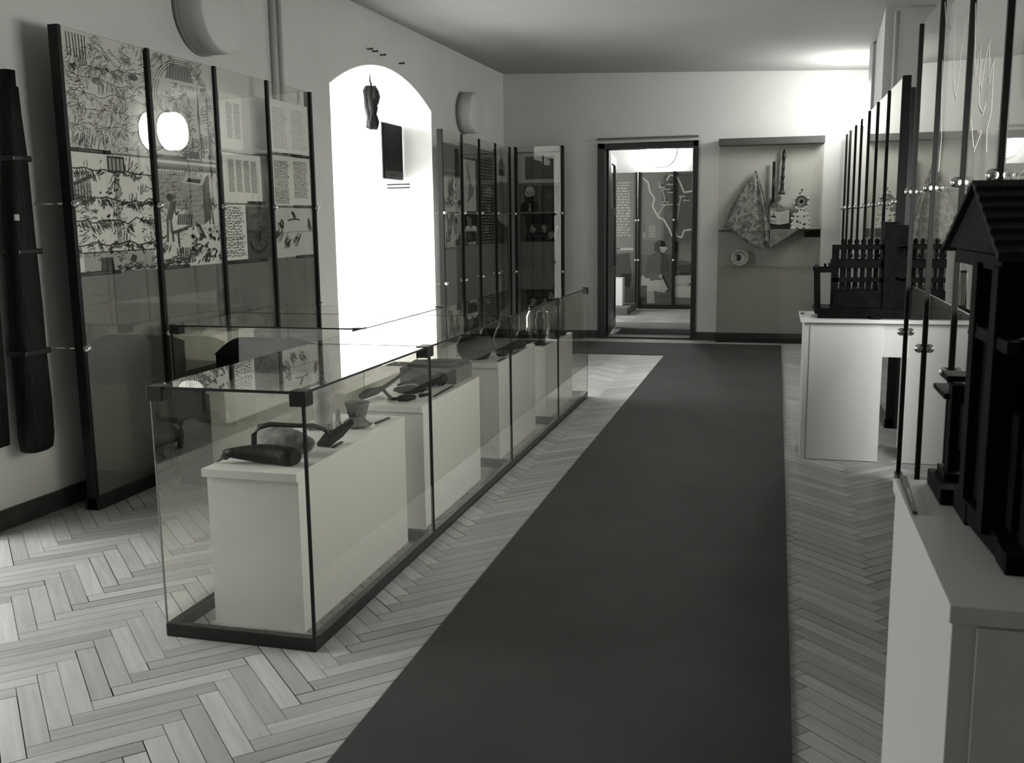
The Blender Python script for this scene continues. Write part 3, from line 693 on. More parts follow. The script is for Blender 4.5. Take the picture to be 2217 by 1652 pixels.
# ------------------------------------------------------------------ glass cases
ZT = .935
def pane(r, c0, c1, axis, mi_edge=M_EDGE, name='glass_pane'):
    """a sheet between two corners, thin along axis"""
    g = MB(); (x0, y0, z0), (x1, y1, z1) = c0, c1
    p = [(x0, y0, z0), (x1, y0, z0), (x1, y1, z0), (x0, y1, z0), (x0, y0, z1), (x1, y0, z1), (x1, y1, z1), (x0, y1, z1)]
    F_ = {'z': [(0, 3, 2, 1), (4, 5, 6, 7)], 'y': [(0, 1, 5, 4), (2, 3, 7, 6)], 'x': [(1, 2, 6, 5), (3, 0, 4, 7)]}
    for k in 'xyz': g.add(p, F_[k], 0 if k == axis else 1)
    return g.build(name, [M_GLASS, mi_edge], r)
def seal(r, a, b, w_=.008): return MB().bar(a, b, w_).build('edge_seal', M_SEAL, r)
def clamp(r, x, y, z=ZT, sx=1, sy=1, s=.055):
    g = MB(); g.box(x - .006 * sx, x + s * sx, y - .006 * sy, y + s * sy, z - .05, z + .004)
    g.build('corner_clamp', M_BLACK, r, bevel=.002)
T = .006
r = thing('display_case', (-1.83, 5.5, 0), 'long glass display case on a black base along the carpet runner', 'display case')
X0, X1 = -2.137, -1.531; J = [2.962, 4.213, 5.645, 6.985, 8.15]
g = MB(); g.box(X0, X1, J[0], J[0] + .03, 0, .05).box(X0, X1, J[-1] - .03, J[-1], 0, .05).box(X0, X0 + .03, J[0] + .03, J[-1] - .03, 0, .05).box(X1 - .03, X1, J[0] + .03, J[-1] - .03, 0, .05)
for y in J[1:-1]: g.box(X0 + .03, X1 - .03, y - .02, y + .02, 0, .05)
g.build('base_frame', M_BLACK, r, bevel=.004)
pane(r, (X0 + .008, J[0], .05), (X1 - .008, J[0] + T, ZT - T), 'y'); pane(r, (X0 + .008, J[-1] - T, .05), (X1 - .008, J[-1], ZT - T), 'y', M_LIGHTEDGE)
for a, b in zip(J, J[1:]):
    pane(r, (X1 - T, a + .004, .05), (X1, b - .004, ZT - T), 'x'); pane(r, (X0, a + .004, .05), (X0 + T, b - .004, ZT - T), 'x', M_LIGHTEDGE)
    pane(r, (X0, a + .001, ZT - T), (X1, b - .001, ZT), 'z')
for y in J[:-1]: seal(r, (X1 - .004, y, .05), (X1 - .004, y, ZT), .010 if y == J[0] else .012)
seal(r, (X0, J[0] + .004, ZT - .003), (X1, J[0] + .004, ZT - .003), .009)
seal(r, (X1 - .003, J[0], ZT - .003), (X1 - .003, J[-1], ZT - .003), .007)
for y in J[1:3]: seal(r, (X0, y, ZT - .003), (X1, y, ZT - .003), .008)
seal(r, (X0 + .003, 4.86, ZT - .003), (X0 + .003, 6.25, ZT - .003), .008)
for x, sx in ((X0, 1), (X1, -1)):
    clamp(r, x, J[0], sx=sx); clamp(r, x, J[-1], sx=sx, sy=-1, s=.04)
for y in J[1:-1]:
    g = MB(); g.box(X1 - .05, X1 + .004, y - .045, y + .045, ZT - .05, ZT + .003); g.build('corner_clamp', M_BLACK, r, bevel=.002)
# the side case joins it at a right angle
q = thing('display_case', (-2.73, 5.55, 0), 'shorter glass display case between the long case and the left wall screen', 'display case')
A0, A1, B0, B1 = -3.33, -2.150, 4.86, 6.25
g = MB(); g.box(A0, A1, B0, B0 + .03, 0, .05).box(A0, A1, B1 - .03, B1, 0, .05).box(A0, A0 + .03, B0 + .03, B1 - .03, 0, .05); g.build('base_frame', M_BLACK, q, bevel=.004)
pane(q, (A0, B0, .05), (A1, B0 + T, ZT - T), 'y'); pane(q, (A0, B1 - T, .05), (A1, B1, ZT - T), 'y'); pane(q, (A0, B0 + .008, .05), (A0 + T, B1 - .008, ZT - T), 'x')
pane(q, (A0, B0, ZT - T), (A1, 5.63, ZT), 'z'); pane(q, (A0, 5.634, ZT - T), (A1, B1, ZT), 'z')
seal(q, (A0, B0 + .004, ZT - .003), (A1, B0 + .004, ZT - .003)); seal(q, (A0, 5.632, ZT - .003), (A1, 5.632, ZT - .003)); seal(q, (A0, B0 + .004, .05), (A0, B0 + .004, ZT), .006)
clamp(q, A0, B0); clamp(q, A1, B0, sx=-1); clamp(q, A1, B1, sx=-1, sy=-1)

def plinth(x0, x1, y0, y1, z, label, over=.012, slab=.032):
    t = thing('plinth', ((x0 + x1) / 2, (y0 + y1) / 2, 0), label, 'plinth')
    MB().box(x0, x1, y0 + .004, y1, 0, z - slab).build('plinth_body', M_WHITE, t)
    MB().box(x0 - over, x1 + .002, y0 - over, y1 + .002, z - slab, z).build('plinth_top', M_WHITE, t, bevel=.002)
    return t
ZP = .61
plinth(-2.02, -1.648, 3.105, 4.17, ZP, 'white plinth nearest the camera in the long glass case')
plinth(-2.0, -1.632, 4.37, 5.31, .62, 'white plinth second from the front in the long glass case, bearing old tools')
plinth(-2.0, -1.665, 5.83, 6.80, .62, 'white plinth third from the front in the long glass case')
plinth(-2.0, -1.648, 7.06, 8.06, .565, 'white plinth at the far end of the long glass case, bearing jars')
plinth(-3.2, -2.32, 5.0, 6.05, .55, 'wide white plinth in the shorter side case')

# ---------------- exhibits on the first plinth
M_HIDE = mat('dark_hide', .010, .55, .2, bump=.6, bscale=60, vary=.5, vscale=20)
M_STONE = mat('mottled_stone', .16, .75, .25, bump=.5, bscale=60, vary=.6, vscale=22)
M_WOODD = mat('dark_tool_wood', .03, .55, .3, bump=.4, bscale=60, vary=.5, vscale=30)
M_CLAY = mat('pale_clay', .30, .75, .2, bump=.4, bscale=80, vary=.35, vscale=20)
M_CLAY2 = mat('grey_clay', .20, .75, .2, bump=.4, bscale=80, vary=.4, vscale=24)
Rz = lambda a: Matrix.Rotation(a, 3, 'Z')
t = thing('hide_bag', (-1.85, 3.2, ZP), 'long dark hide bag lying at the front of the nearest white plinth', 'bag')
pts = []; rad = []
for i in range(13):
    u = i / 12; pts.append((-1.985 + .285 * u, 3.19 + .03 * math.sin(u * 3) + .006 * u, ZP + .039 - .006 * u)); rad.append(.040 * (.45 + .6 * math.sin(min(u * 2.6, 1.5708))) * (1 if u < .93 else .75))
MB().tube(pts, rad, 16, flat=.86).build('bag_body', M_HIDE, t)
g = MB(); g.ball((-1.987, 3.19, ZP + .032), .022, 8, sc=(.9, 1, .9)); g.tube([(-1.99, 3.19, ZP + .028), (-2.005, 3.188, ZP + .014), (-2.022, 3.18, ZP + .006)], [.006, .005, .004], 8); g.build('bag_neck', mat('pale_hide', .09, .5, .3, bump=.4, bscale=80), t)
t = thing('stone_hammer', (-1.82, 3.37, ZP), 'grey mottled stone hammer head behind the hide bag, with a bent dark handle', 'hammer')
MB().ball((-1.825, 3.36, ZP + .052), .062, 14, sc=(2.1, .95, .84), bump=.12, seed=3, freq=1.6, rot=Rz(-.16)).build('hammer_head', M_STONE, t)
g = MB(); g.tube([(-1.965, 3.36, ZP + .004), (-1.967, 3.37, ZP + .07), (-1.955, 3.39, ZP + .098), (-1.92, 3.41, ZP + .106), (-1.86, 3.42, ZP + .104), (-1.80, 3.43, ZP + .102), (-1.75, 3.45, ZP + .1), (-1.715, 3.47, ZP + .085), (-1.695, 3.49, ZP + .05)], [.011, .012, .012, .011, .01, .009, .01, .009, .007], 8)
g.build('hammer_handle', M_WOODD, t)
g = MB(); g.prism([(-1.77, 3.52, ZP), (-1.715, 3.51, ZP), (-1.685, 3.58, ZP + .03), (-1.66, 3.64, ZP + .075), (-1.675, 3.66, ZP + .08), (-1.72, 3.60, ZP + .05), (-1.76, 3.57, ZP + .03)], (.002, -.012, .014))
tag(g.build('iron_pick', M_WOODD, org=(-1.71, 3.57, ZP)), 'dark curved iron blade right of the stone hammer head', 'blade')
def tiny_strip(a, b, z, label, w_=.012):
    g = MB(); g.bar((a[0], a[1], z + .003), (b[0], b[1], z + .003), w_, .006)
    return tag(g.build('caption_strip', mat('strip_grey', .05, .5), org=(a[0], a[1], z)), label, 'caption', 'caption strips inside the long case')
tiny_strip((-1.693, 3.50), (-1.70, 3.60), ZP, 'tiny dark caption strip beside the iron blade')
t = thing('clay_vase', (-1.94, 3.93, ZP), 'tall pale clay vase at the back of the nearest white plinth', 'vase')
MB().lathe([(.0, .002), (.038, .0), (.04, .012), (.042, .05), (.046, .11), (.05, .16), (.049, .19), (.042, .21), (.046, .235), (.041, .235), (.037, .21), (.043, .18), (.036, .02), (0, .015)], (-1.94, 3.93, ZP), 28).build('vase_body', M_CLAY, t)
t = thing('bowl', (-1.82, 4.03, ZP), 'small clay bowl with a dark patch near the back of the nearest white plinth', 'bowl')
MB().lathe([(0, .002), (.030, 0), (.034, .012), (.045, .04), (.053, .075), (.058, .085), (.054, .086), (.047, .07), (.03, .02), (0, .016)], (-1.82, 4.03, ZP), 28).build('bowl_body', M_CLAY2, t)
g = MB(); vs = []
for i in range(7):
    a = -2.35 + i * .16
    for rr, h in ((.0355, .012), (.047, .042 + .012 * math.sin(i * 1.3)), ): vs.append((-1.82 + (rr + .002) * math.cos(a), 4.03 + (rr + .002) * math.sin(a), ZP + h))
g.add(vs, [(2 * i, 2 * i + 2, 2 * i + 3, 2 * i + 1) for i in range(6)]); g.build('dark_patch', M_HIDE, t)
g = MB(); g.ball((-1.765, 3.89, ZP + .02), .05, 12, sc=(1.1, 1.0, .5), bump=.25, seed=5, freq=1.8); g.ball((-1.74, 3.91, ZP + .014), .03, 10, sc=(1.3, .8, .45), bump=.3, seed=8)
tag(g.build('fossil_shell', M_CLAY2, org=(-1.765, 3.89, ZP)), 'grey shell shaped lump in front of the small clay bowl', 'fossil')
g = MB(); g.tube([(-1.835, 3.86, ZP), (-1.84, 3.865, ZP + .03), (-1.842, 3.87, ZP + .062), (-1.838, 3.87, ZP + .082)], [.017, .012, .013, .008], 10); g.tube([(-1.838, 3.86, ZP + .03), (-1.815, 3.84, ZP + .002)], [.008, .006], 8)
tag(g.build('bone_figurine', M_CLAY, org=(-1.838, 3.865, ZP)), 'small pale upright bone between the vase and the bowl', 'bone')
g = MB()
for i, (dx, dy, rr) in enumerate(((0, 0, .014), (.02, .006, .013), (.036, -.004, .011), (.052, .0, .008))): g.ball((-1.945 + dx * 1.15, 3.80 + dy, ZP + .010), rr, 8, sc=(1.1, 1, .7), bump=.4, seed=i)
tag(g.build('bone_fragment', M_CLAY2, org=(-1.92, 3.80, ZP)), 'small lumpy bone fragment in front of the tall clay vase', 'bone')
g = MB(); g.ball((-1.855, 3.80, ZP + .014), .018, 10, sc=(1.1, 1, .75), bump=.4, seed=12); g.ball((-1.85, 3.79, ZP + .018), .010, 8)
tag(g.build('bone_fragment', M_CLAY2, org=(-1.855, 3.80, ZP)), 'small knobbly bone fragment beside the upright bone', 'bone')
tiny_strip((-1.712, 3.98), (-1.70, 4.11), ZP, 'tiny grey caption strip right of the small clay bowl')

# ---------------- second plinth
Z2 = .62
g = MB(); g.tube([(-1.985, 4.45, Z2 + .022), (-1.975, 4.52, Z2 + .03), (-1.965, 4.60, Z2 + .026), (-1.957, 4.67, Z2 + .03), (-1.95, 4.80, Z2 + .05), (-1.94, 5.0, Z2 + .08)], [.018, .024, .018, .012, .010, .009], 10)
g.tube([(-1.958, 4.66, Z2 + .028), (-1.89, 4.56, Z2 + .015), (-1.83, 4.47, Z2 + .013)], [.009, .008, .009], 8); g.tube([(-1.85, 4.475, Z2 + .013), (-1.81, 4.465, Z2 + .013)], .009, 8)
tag(g.build('wooden_tool', M_WOODD, org=(-1.97, 4.6, Z2)), 'dark wooden tool with a forked handle at the left of the second plinth', 'tool')
g = MB(); g.ball((-1.80, 4.91, Z2 + .035), .04, 12, sc=(2.1, 1, .8), bump=.3, seed=21, freq=2); g.ball((-1.725, 4.91, Z2 + .045), .035, 10, sc=(1, 1, 1), bump=.4, seed=22); g.tube([(-1.87, 4.91, Z2 + .03), (-1.905, 4.84, Z2 + .03), (-1.915, 4.77, Z2 + .03)], [.012, .009, .007], 8)
tag(g.build('leather_tool', M_HIDE, org=(-1.80, 4.91, Z2)), 'black leather tool with a curved handle in front of the grey block', 'tool')
g = MB(); g.ball((-1.815, 4.69, Z2 + .022), .028, 12, sc=(3.1, 1.0, .75), bump=.2, seed=31, rot=Rz(.3))
tag(g.build('wooden_sole', M_HIDE, org=(-1.815, 4.69, Z2)), 'black boat shaped wooden piece, the rear one of two on the second plinth', 'tool')
g = MB(); g.ball((-1.76, 4.48, Z2 + .017), .022, 12, sc=(2.6, 1.0, .75), bump=.2, seed=33, rot=Rz(.75)); g.tube([(-1.71, 4.54, Z2 + .02), (-1.675, 4.585, Z2 + .02)], [.010, .008], 8)
tag(g.build('wooden_sole', M_HIDE, org=(-1.76, 4.48, Z2)), 'black leaf shaped wooden piece, the front one of two on the second plinth', 'tool')
tag(MB().box(-2.0, -1.67, 5.01, 5.30, Z2, Z2 + .085).build('grey_block', mat('grey_block', .19, .7, .2), org=(-1.84, 5.15, Z2), bevel=.003), 'flat grey block at the back of the second plinth', 'block')
g = MB(); g.prism([(-1.96, 5.03, Z2 + .085), (-1.70, 5.02, Z2 + .085), (-1.675, 5.27, Z2 + .085), (-1.82, 5.28, Z2 + .085), (-1.98, 5.2, Z2 + .085)], (0, 0, .018)); g.ball((-1.83, 5.14, Z2 + .10), .05, 10, sc=(2, 1.6, .25), bump=.5, seed=41, freq=2.5)
tag(g.build('ore_slab', M_HIDE, org=(-1.83, 5.14, Z2 + .085)), 'dark rough slab lying on the flat grey block', 'stone')
tiny_strip((-1.663, 4.62), (-1.668, 4.95), Z2, 'long dark caption strip on the edge of the second plinth')
# ---------------- third plinth
t = thing('iron_kettle', (-1.86, 6.02, Z2), 'wide black iron pot at the front of the third plinth', 'pot')
MB().lathe([(0, .004), (.085, .0), (.115, .05), (.12, .09), (.10, .14), (.09, .15), (.083, .15), (.09, .13), (.105, .09), (0, .02)], (-1.875, 6.02, Z2), 28).build('pot_body', M_HIDE, t)
g = MB(); g.tube([(-1.875 + .09 * math.cos(a / 10 * math.pi), 6.02, Z2 + .145 + .07 * math.sin(a / 10 * math.pi)) for a in range(11)], .005, 8); g.build('pot_handle', M_BLACK, t)
g = MB(); g.lathe([(0, .004), (.05, 0), (.075, .05), (.082, .10), (.06, .16), (.04, .185), (.046, .21), (.038, .21), (.032, .185), (0, .17)], (-1.76, 6.34, Z2), 26)
tag(g.build('dark_jug', M_HIDE, org=(-1.76, 6.34, Z2)), 'round dark jug in the middle of the third plinth', 'jug')
g = MB(); g.lathe([(0, .004), (.06, 0), (.085, .06), (.08, .12), (.05, .17), (.055, .19), (.048, .19), (0, .16)], (-1.9, 6.5, Z2), 26)
tag(g.build('dark_jug', M_HIDE, org=(-1.9, 6.5, Z2)), 'round dark jug at the back left of the third plinth', 'jug')
g = MB(); g.ball((-1.712, 6.10, Z2 + .026), .036, 10, sc=(1.0, 2.2, .5), bump=.35, seed=51, freq=2)
tag(g.build('leather_strap', M_HIDE, org=(-1.712, 6.10, Z2)), 'flat black leather bundle on the front edge of the third plinth', 'leather')
g = MB(); g.ball((-1.72, 6.55, Z2 + .026), .05, 10, sc=(1.0, 2.4, .5), bump=.3, seed=52, freq=2)
tag(g.build('ore_slab', M_HIDE, org=(-1.72, 6.55, Z2)), 'long black rough slab at the right edge of the third plinth', 'stone')
tiny_strip((-1.685, 5.90), (-1.685, 6.06), Z2, 'dark caption strip at the near end of the third plinth')
tiny_strip((-1.685, 6.26), (-1.685, 6.42), Z2, 'dark caption strip half way along the third plinth')
# ---------------- fourth plinth
Z4 = .565
M_JAR = glass('jar_glass', .72, 2.0)
def jar(x, y, prof, label, dark, dz):
    t = thing('glass_jar', (x, y, Z4), label, 'jar')
    MB().lathe(prof, (x, y, Z4), 24).build('jar_glass', M_JAR, t)
    if dark: MB().lathe([(0, .006), (dark, .006), (dark, dz), (0, dz)], (x, y, Z4), 20).build('jar_contents', M_HIDE, t)
jar(-1.80, 7.40, [(0, .002), (.075, .002), (.08, .02), (.08, .2), (.06, .24), (.064, .27)], 'wide glass jar with dark contents on the far plinth', .07, .07)
jar(-1.71, 7.62, [(0, .002), (.055, .002), (.06, .02), (.06, .21), (.066, .22)], 'straight glass jar with a dark lump, right on the far plinth', .05, .12)
g = MB(); g.lathe([(0, .004), (.075, 0), (.078, .02), (.066, .1), (.062, .22), (.07, .25), (.055, .26), (0, .25)], (-1.88, 7.75, Z4), 26)
tag(g.build('clay_vase', mat('brown_clay', .09, .6, .3, vary=.4, vscale=20), org=(-1.88, 7.75, Z4)), 'tall brown clay cylinder at the back of the far plinth', 'vase')
g = MB(); g.lathe([(.05, 0), (.052, .01), (.02, .03), (.018, .1), (.03, .14), (.034, .19), (.02, .22), (.026, .25), (.02, .25), (0, .24)], (-1.725, 7.2, Z4), 22)
tag(g.build('iron_candlestick', M_HIDE, org=(-1.725, 7.2, Z4)), 'slim black iron candlestick at the front of the far plinth', 'candlestick')
g = MB(); g.ball((-1.86, 7.2, Z4 + .056), .05, 12, sc=(1.1, 1, 1), bump=.4, seed=61, freq=2); g.ball((-1.82, 7.17, Z4 + .027), .03, 8, sc=(1.4, 1, .7), bump=.4, seed=62)
tag(g.build('ore_lump', M_HIDE, org=(-1.86, 7.2, Z4)), 'black lump of ore at the front left of the far plinth', 'stone')
g = MB(); g.ball((-1.70, 7.85, Z4 + .024), .05, 10, sc=(1, 1.6, .4), bump=.4, seed=63)
tag(g.build('ore_lump', M_HIDE, org=(-1.70, 7.85, Z4)), 'flat black lump of ore at the far right of the far plinth', 'stone')
tiny_strip((-1.68, 7.12), (-1.68, 7.3), Z4, 'dark caption strip at the near end of the far plinth')
# ---------------- side case
t = thing('chest', (-3.0, 5.4, .55), 'black box shaped chest on the wide plinth in the side case', 'chest')
MB().box(-3.19, -2.84, 5.08, 5.62, .55, .74).build('chest_body', M_MODEL, t, bevel=.004)
g = MB(); n = 10; pr = [(5.07 + .56 * i / n, .74 + .07 * math.sin(math.pi * i / n)) for i in range(n + 1)]
g.prism([(-3.195, y, z) for y, z in pr], (.36, 0, 0)); g.build('chest_lid', M_MODEL, t)
g = MB(); g.lathe([(0, .004), (.05, 0), (.07, .05), (.075, .11), (.06, .16), (.045, .18), (.055, .20), (.045, .2), (0, .17)], (-2.74, 5.5, .55), 26)
tag(g.build('dark_jug', M_CLAY2, org=(-2.78, 5.5, .55)), 'grey clay jug to the right of the black chest in the side case', 'jug')
g = MB(); g.prism([(-2.76, 5.12, .552), (-2.64, 5.12, .552), (-2.64, 5.145, .64), (-2.76, 5.145, .64)], (0, .004, 0))
tag(g.build('caption_card', ink(180), org=(-2.70, 5.12, .55)), 'small white caption card standing in front of the grey clay jug', 'caption')

# ------------------------------------------------------------------ old timbers on the left wall
def timber(pts, label, bands, tagz=None):
    """pts: (y, z, half width, depth) from the top down, hung just in front of the wall"""
    t = thing('old_timber', (LW(pts[0][0]), pts[0][0], pts[-1][1]), label, 'timber')
    vs = []; fs = []; n = 12
    for (y, z, hw, dp) in pts:
        for k in range(n):
            a = 2 * math.pi * k / n; ca, sa = math.cos(a), math.sin(a)
            ca = math.copysign(abs(ca) ** .6, ca); sa = math.copysign(abs(sa) ** .6, sa)
            wob = 1 + .05 * mnoise.noise(Vector((k * .9, z * 7, y)))
            vs.append((LW(y) + .035 + dp / 2 + sa * dp / 2 * wob, y + ca * hw * wob, z))
    for i in range(len(pts) - 1):
        for k in range(n): fs.append((i * n + k, i * n + (k + 1) % n, (i + 1) * n + (k + 1) % n, (i + 1) * n + k))
    g = MB(); g.add(vs, fs, 0, True); g.add(vs[:n], [tuple(range(n))]); g.add(vs[-n:], [tuple(range(n))]); g.build('timber_body', M_OLDW, t)
    for (y, z, hw, dp) in bands:
        g = MB(); g.box(LW(y) + .03, LW(y) + .036 + dp, y - hw - .004, y + hw + .004, z - .014, z + .014); g.build('iron_band', M_BLACK, t, bevel=.006)
    return t
PT = [(y * .972 + .012, 1.5 + (z - 1.5) * .972, hw * .80, dp * .8) for y, z, hw, dp in [(4.237, 2.275, .042, .07), (4.235, 2.20, .042, .07), (4.228, 2.19, .05, .09), (4.22, 2.05, .058, .10), (4.215, 1.85, .075, .11), (4.20, 1.6, .09, .12), (4.19, 1.38, .098, .13), (4.185, 1.1, .104, .14), (4.18, .85, .108, .14), (4.175, .6, .112, .15), (4.17, .42, .115, .15), (4.17, .355, .105, .14), (4.17, .34, .08, .12)]]
t = timber(PT, 'tall dark old timber tapering upward, hung on the left wall beside the near screen', [(4.109, 1.83, .061, .09), (4.094, 1.378, .079, .105), (4.075, .878, .087, .112)])
MB().box(LW(4.0) + .155, LW(4.0) + .162, 3.985, 4.015, 1.53, 1.56).build('number_tag', ink(168), t)
PT2 = [(3.79, 1.93, .09, .10), (3.79, 1.6, .095, .11), (3.79, 1.2, .1, .11), (3.79, .8, .1, .11), (3.79, .45, .09, .1)]
timber(PT2, 'dark old timber at the left picture edge, mostly hidden by the taller timber', [])

# ------------------------------------------------------------------ things in the arch
JY = 9.86
g = MB(); cx, by, cz = -3.80, 9.0, 2.60
for i in range(5):
    a = i * 1.3; ox = .030 * math.cos(a); oy = .028 * math.sin(a)
    pts = [(cx + ox + .016 * math.sin(k * .9 + i), by + oy, cz + .185 - k * .049 - .01 * math.sin(i * 2)) for k in range(9)]
    g.tube(pts, [.022] + [.038 + .010 * math.sin(k * 1.4 + i) for k in range(7)] + [.022], 12)
g.tube([(cx + .005, by, cz + .16), (cx + .008, by, cz + .20), (cx - .004, by, cz + .235), (cx - .004, by, cz + .30)], [.012, .010, .008, .003], 8)
tag(g.build('hide_bundle', M_HIDE, org=(cx, by, cz - .22)), 'black shrivelled hide bundle hanging inside the bright arch', 'bundle')
xx = -3.822
t = thing('hanging_panel', (xx, 9.6, 1.93), 'dark hanging picture panel with a grey lower strip in the bright arch', 'picture')
s = Sheet((xx, 9.355, 1.945), (0, 1, 0), (0, 0, 1), .495, .535, 10, .016)
s.hatch(.5, .35, .3, .2, 1.3, 60, .05, .006, 28, rnd, 1); s.line([(.2, .45), (.25, .6), (.45, .64), (.7, .62), (.8, .5), (.8, .1)], .006, 40, 2); s.line([(.14, .8), (.2, .88)], .008, 60, 2); s.rect(.0, .0, 1, .135, 66, 2); s.text(.2, .03, .85, .1, 1, 40, rnd, .7, .1, 0, 3)
s.g.build('panel_picture', [ink(v) for v in s.tones], t)
g = MB(); g.bar((xx - .02, 9.345, 1.94), (xx - .02, 9.345, 2.485), .012); g.bar((xx - .02, 9.34, 2.485), (xx - .02, JY, 2.485), .012); g.bar((xx - .02, 9.34, 1.94), (xx - .02, JY, 1.94), .012); g.build('panel_frame', M_BLACK, t)
for i, z in enumerate((1.893, 1.858)):
    s = Sheet((-4.01, JY - .006, z - .006), (1, 0, 0), (0, 0, 1), .255, .014, 16, .004); s.text(.1, .3, .9, .7, 1, 60, rnd, .5)
    s.done('caption_strip', ('upper', 'lower')[i] + ' of the two thin black caption strips in the bright arch', 'caption', 'caption strips in the arch')
for i, ((px, py), lb) in enumerate((((800, 106), 'leftmost'), ((811, 111), 'second from the left'), ((828, 119), 'third from the left'), ((869, 137), 'rightmost'))):
    p = at(px, py, 0, -3.545); xw = LW(p.y); p = at(px, py, 0, xw + .02)
    g = MB(); g.tube([(xw - .005, p.y, p.z), (xw + .045, p.y, p.z)], .007, 8); g.lathe([(.011, 0), (.011, .006)], (xw + .045, p.y, p.z), 10, axis='x')
    tag(g.build('wall_peg', M_BLACK, org=(xw, p.y, p.z)), lb + ' of four small dark pegs in the wall above the arch', 'peg', 'pegs above the arch')

# pipes
def pipe(x, y, z0, z1, rr, label, m):
    g = MB(); g.tube([(x, y, z0), (x, y, z1)], rr, 14); return tag(g.build('pipe', m, org=(x, y, z0)), label, 'pipe')
mp_ = mat('painted_pipe', .5, .6, .3)
pipe(LW(6.72) + .03, 6.72, .0, 3.40, .022, 'left one of two painted pipes running up behind the near left screen', mp_)
pipe(LW(6.81) + .03, 6.81, .0, 3.40, .018, 'right one of two painted pipes running up behind the near left screen', mp_)
pipe(.893, 8.90, .0, 3.15, .022, 'painted pipe running up the corner step of the right wall', mp_)
tag(MB().box(RW(10.7) - .035, RW(10.7), 10.55, 10.95, .1, 3.17).build('cable_duct', mat('duct_grey', .34, .6), org=(RW(10.7), 10.7, 0)), kind='structure')  # vertical cable duct on the far right wall

# ------------------------------------------------------------------ wall showcase beside the door
C0, C1, CYF = -.692, .494, 12.15
t = thing('wall_showcase', (-.1, YB, 0), 'tall glass fronted wall showcase to the right of the doorway', 'showcase')
MB().box(C0 - .012, C1 + .006, CYF - .02, YB, 2.35, 2.43).build('top_board', mat('showcase_board', .07, .5), t, bevel=.003)
MB().box(C0, C1, CYF, YB, 0, .055).build('base_board', M_BLACK, t)
MB().box(C0 + .005, C1 - .005, YB - .012, YB, .055, 1.345).build('lower_back', M_GREYB, t)
MB().box(C0 + .006, C1 - .006, CYF + .074, YB - .012, 1.343, 1.360).build('shelf', mat('dark_shelf', .05, .5), t)
for z0, z1 in ((.055, .918), (.922, 2.35)):
    g = MB(); p = [(C0, CYF, z0), (C1, CYF, z0), (C1, CYF + .006, z0), (C0, CYF + .006, z0), (C0, CYF, z1), (C1, CYF, z1), (C1, CYF + .006, z1), (C0, CYF + .006, z1)]
    g.add(p, [(0, 1, 5, 4), (2, 3, 7, 6)], 0); g.add(p, [(0, 3, 2, 1), (4, 5, 6, 7), (1, 2, 6, 5), (3, 0, 4, 7)], 1); g.build('glass_front', [M_CLEAR, M_EDGE], t)
g = MB()
for x in (C0, C1 - .005): g.box(x, x + .005, CYF + .006, YB - .013, .055, 2.35)
g.build('glass_side', M_CLEAR, t)
MB().box(C0 + .006, C1 - .006, CYF + .012, YB - .012, .915, .921).build('glass_shelf', [M_CLEAR], t)
MB().box(.305, .487, CYF + .007, CYF + .012, 1.266, 1.345).build('label_plate', ink(14), t)
SZ = 1.361
# the brocade cloth: peak on a hook, folds falling and spreading over the shelf edge
mcl = bpy.data.materials.new('brocade'); mcl.use_nodes = True; N = mcl.node_tree.nodes; L = mcl.node_tree.links; b = N['Principled BSDF']; b.inputs['Roughness'].default_value = .38
tc = N.new('ShaderNodeTexCoord'); nz = N.new('ShaderNodeTexNoise'); nz.inputs['Scale'].default_value = 15; nz.inputs['Detail'].default_value = 4; nz.inputs['Distortion'].default_value = 1.5; L.new(tc.outputs['Object'], nz.inputs['Vector'])
rp = N.new('ShaderNodeValToRGB'); rp.color_ramp.elements[0].position = .42; rp.color_ramp.elements[0].color = tint(.10); rp.color_ramp.elements[1].position = .58; rp.color_ramp.elements[1].color = tint(.34); L.new(nz.outputs[0], rp.inputs[0]); L.new(rp.outputs[0], b.inputs['Base Color'])
def cloth(left, right, peak, n=26, m=22):
    """hanging sheet from a peak: each column runs from the peak to a point of the lower hem"""
    g = MB(); hem = []
    key = left
    for i in range(n + 1):
        u = i / n * (len(key) - 1); k = min(int(u), len(key) - 2); f = u - k
        hem.append(Vector(key[k]).lerp(Vector(key[k + 1]), f))
    vs = []; fs = []
    for i in range(n + 1):
        for j in range(m + 1):
            v = j / m; p = Vector(peak).lerp(hem[i], v ** .96); p.y = peak[1] + (hem[i].y - peak[1]) * v ** .4
            bulge = math.sin(v * math.pi) * .012
            p.x += (hem[i].x - peak[0]) * .10 * math.sin(v * math.pi); p.y -= (math.sin(i * 1.05) * (.026 - .014 * v) * min(1, v * 1.6) + bulge * .6)
            vs.append(p)
    for i in range(n):
        for j in range(m): a = i * (m + 1) + j; fs.append((a, a + 1, a + m + 2, a + m + 1))
    g.add(vs, fs, 0, True); return g
g = cloth([(-.63, 12.225, 1.40), (-.56, 12.195, 1.375), (-.40, 12.188, 1.245), (-.25, 12.186, 1.155), (-.15, 12.186, 1.115), (-.155, 12.188, 1.30), (-.15, 12.19, 1.20), (-.09, 12.19, 1.16), (-.085, 12.22, 1.37), (-.10, 12.24, 1.42)], None, (-.27, 12.305, 2.065))
o = g.build('brocade_cloth', mcl, org=(-.3, 12.25, 1.36)); sm_ = o.modifiers.new('thick', 'SOLIDIFY'); sm_.thickness = .003
tag(o, 'patterned silky cloth hanging in a peak at the left of the wall showcase', 'cloth')
g = MB(); vs = []; fs = []
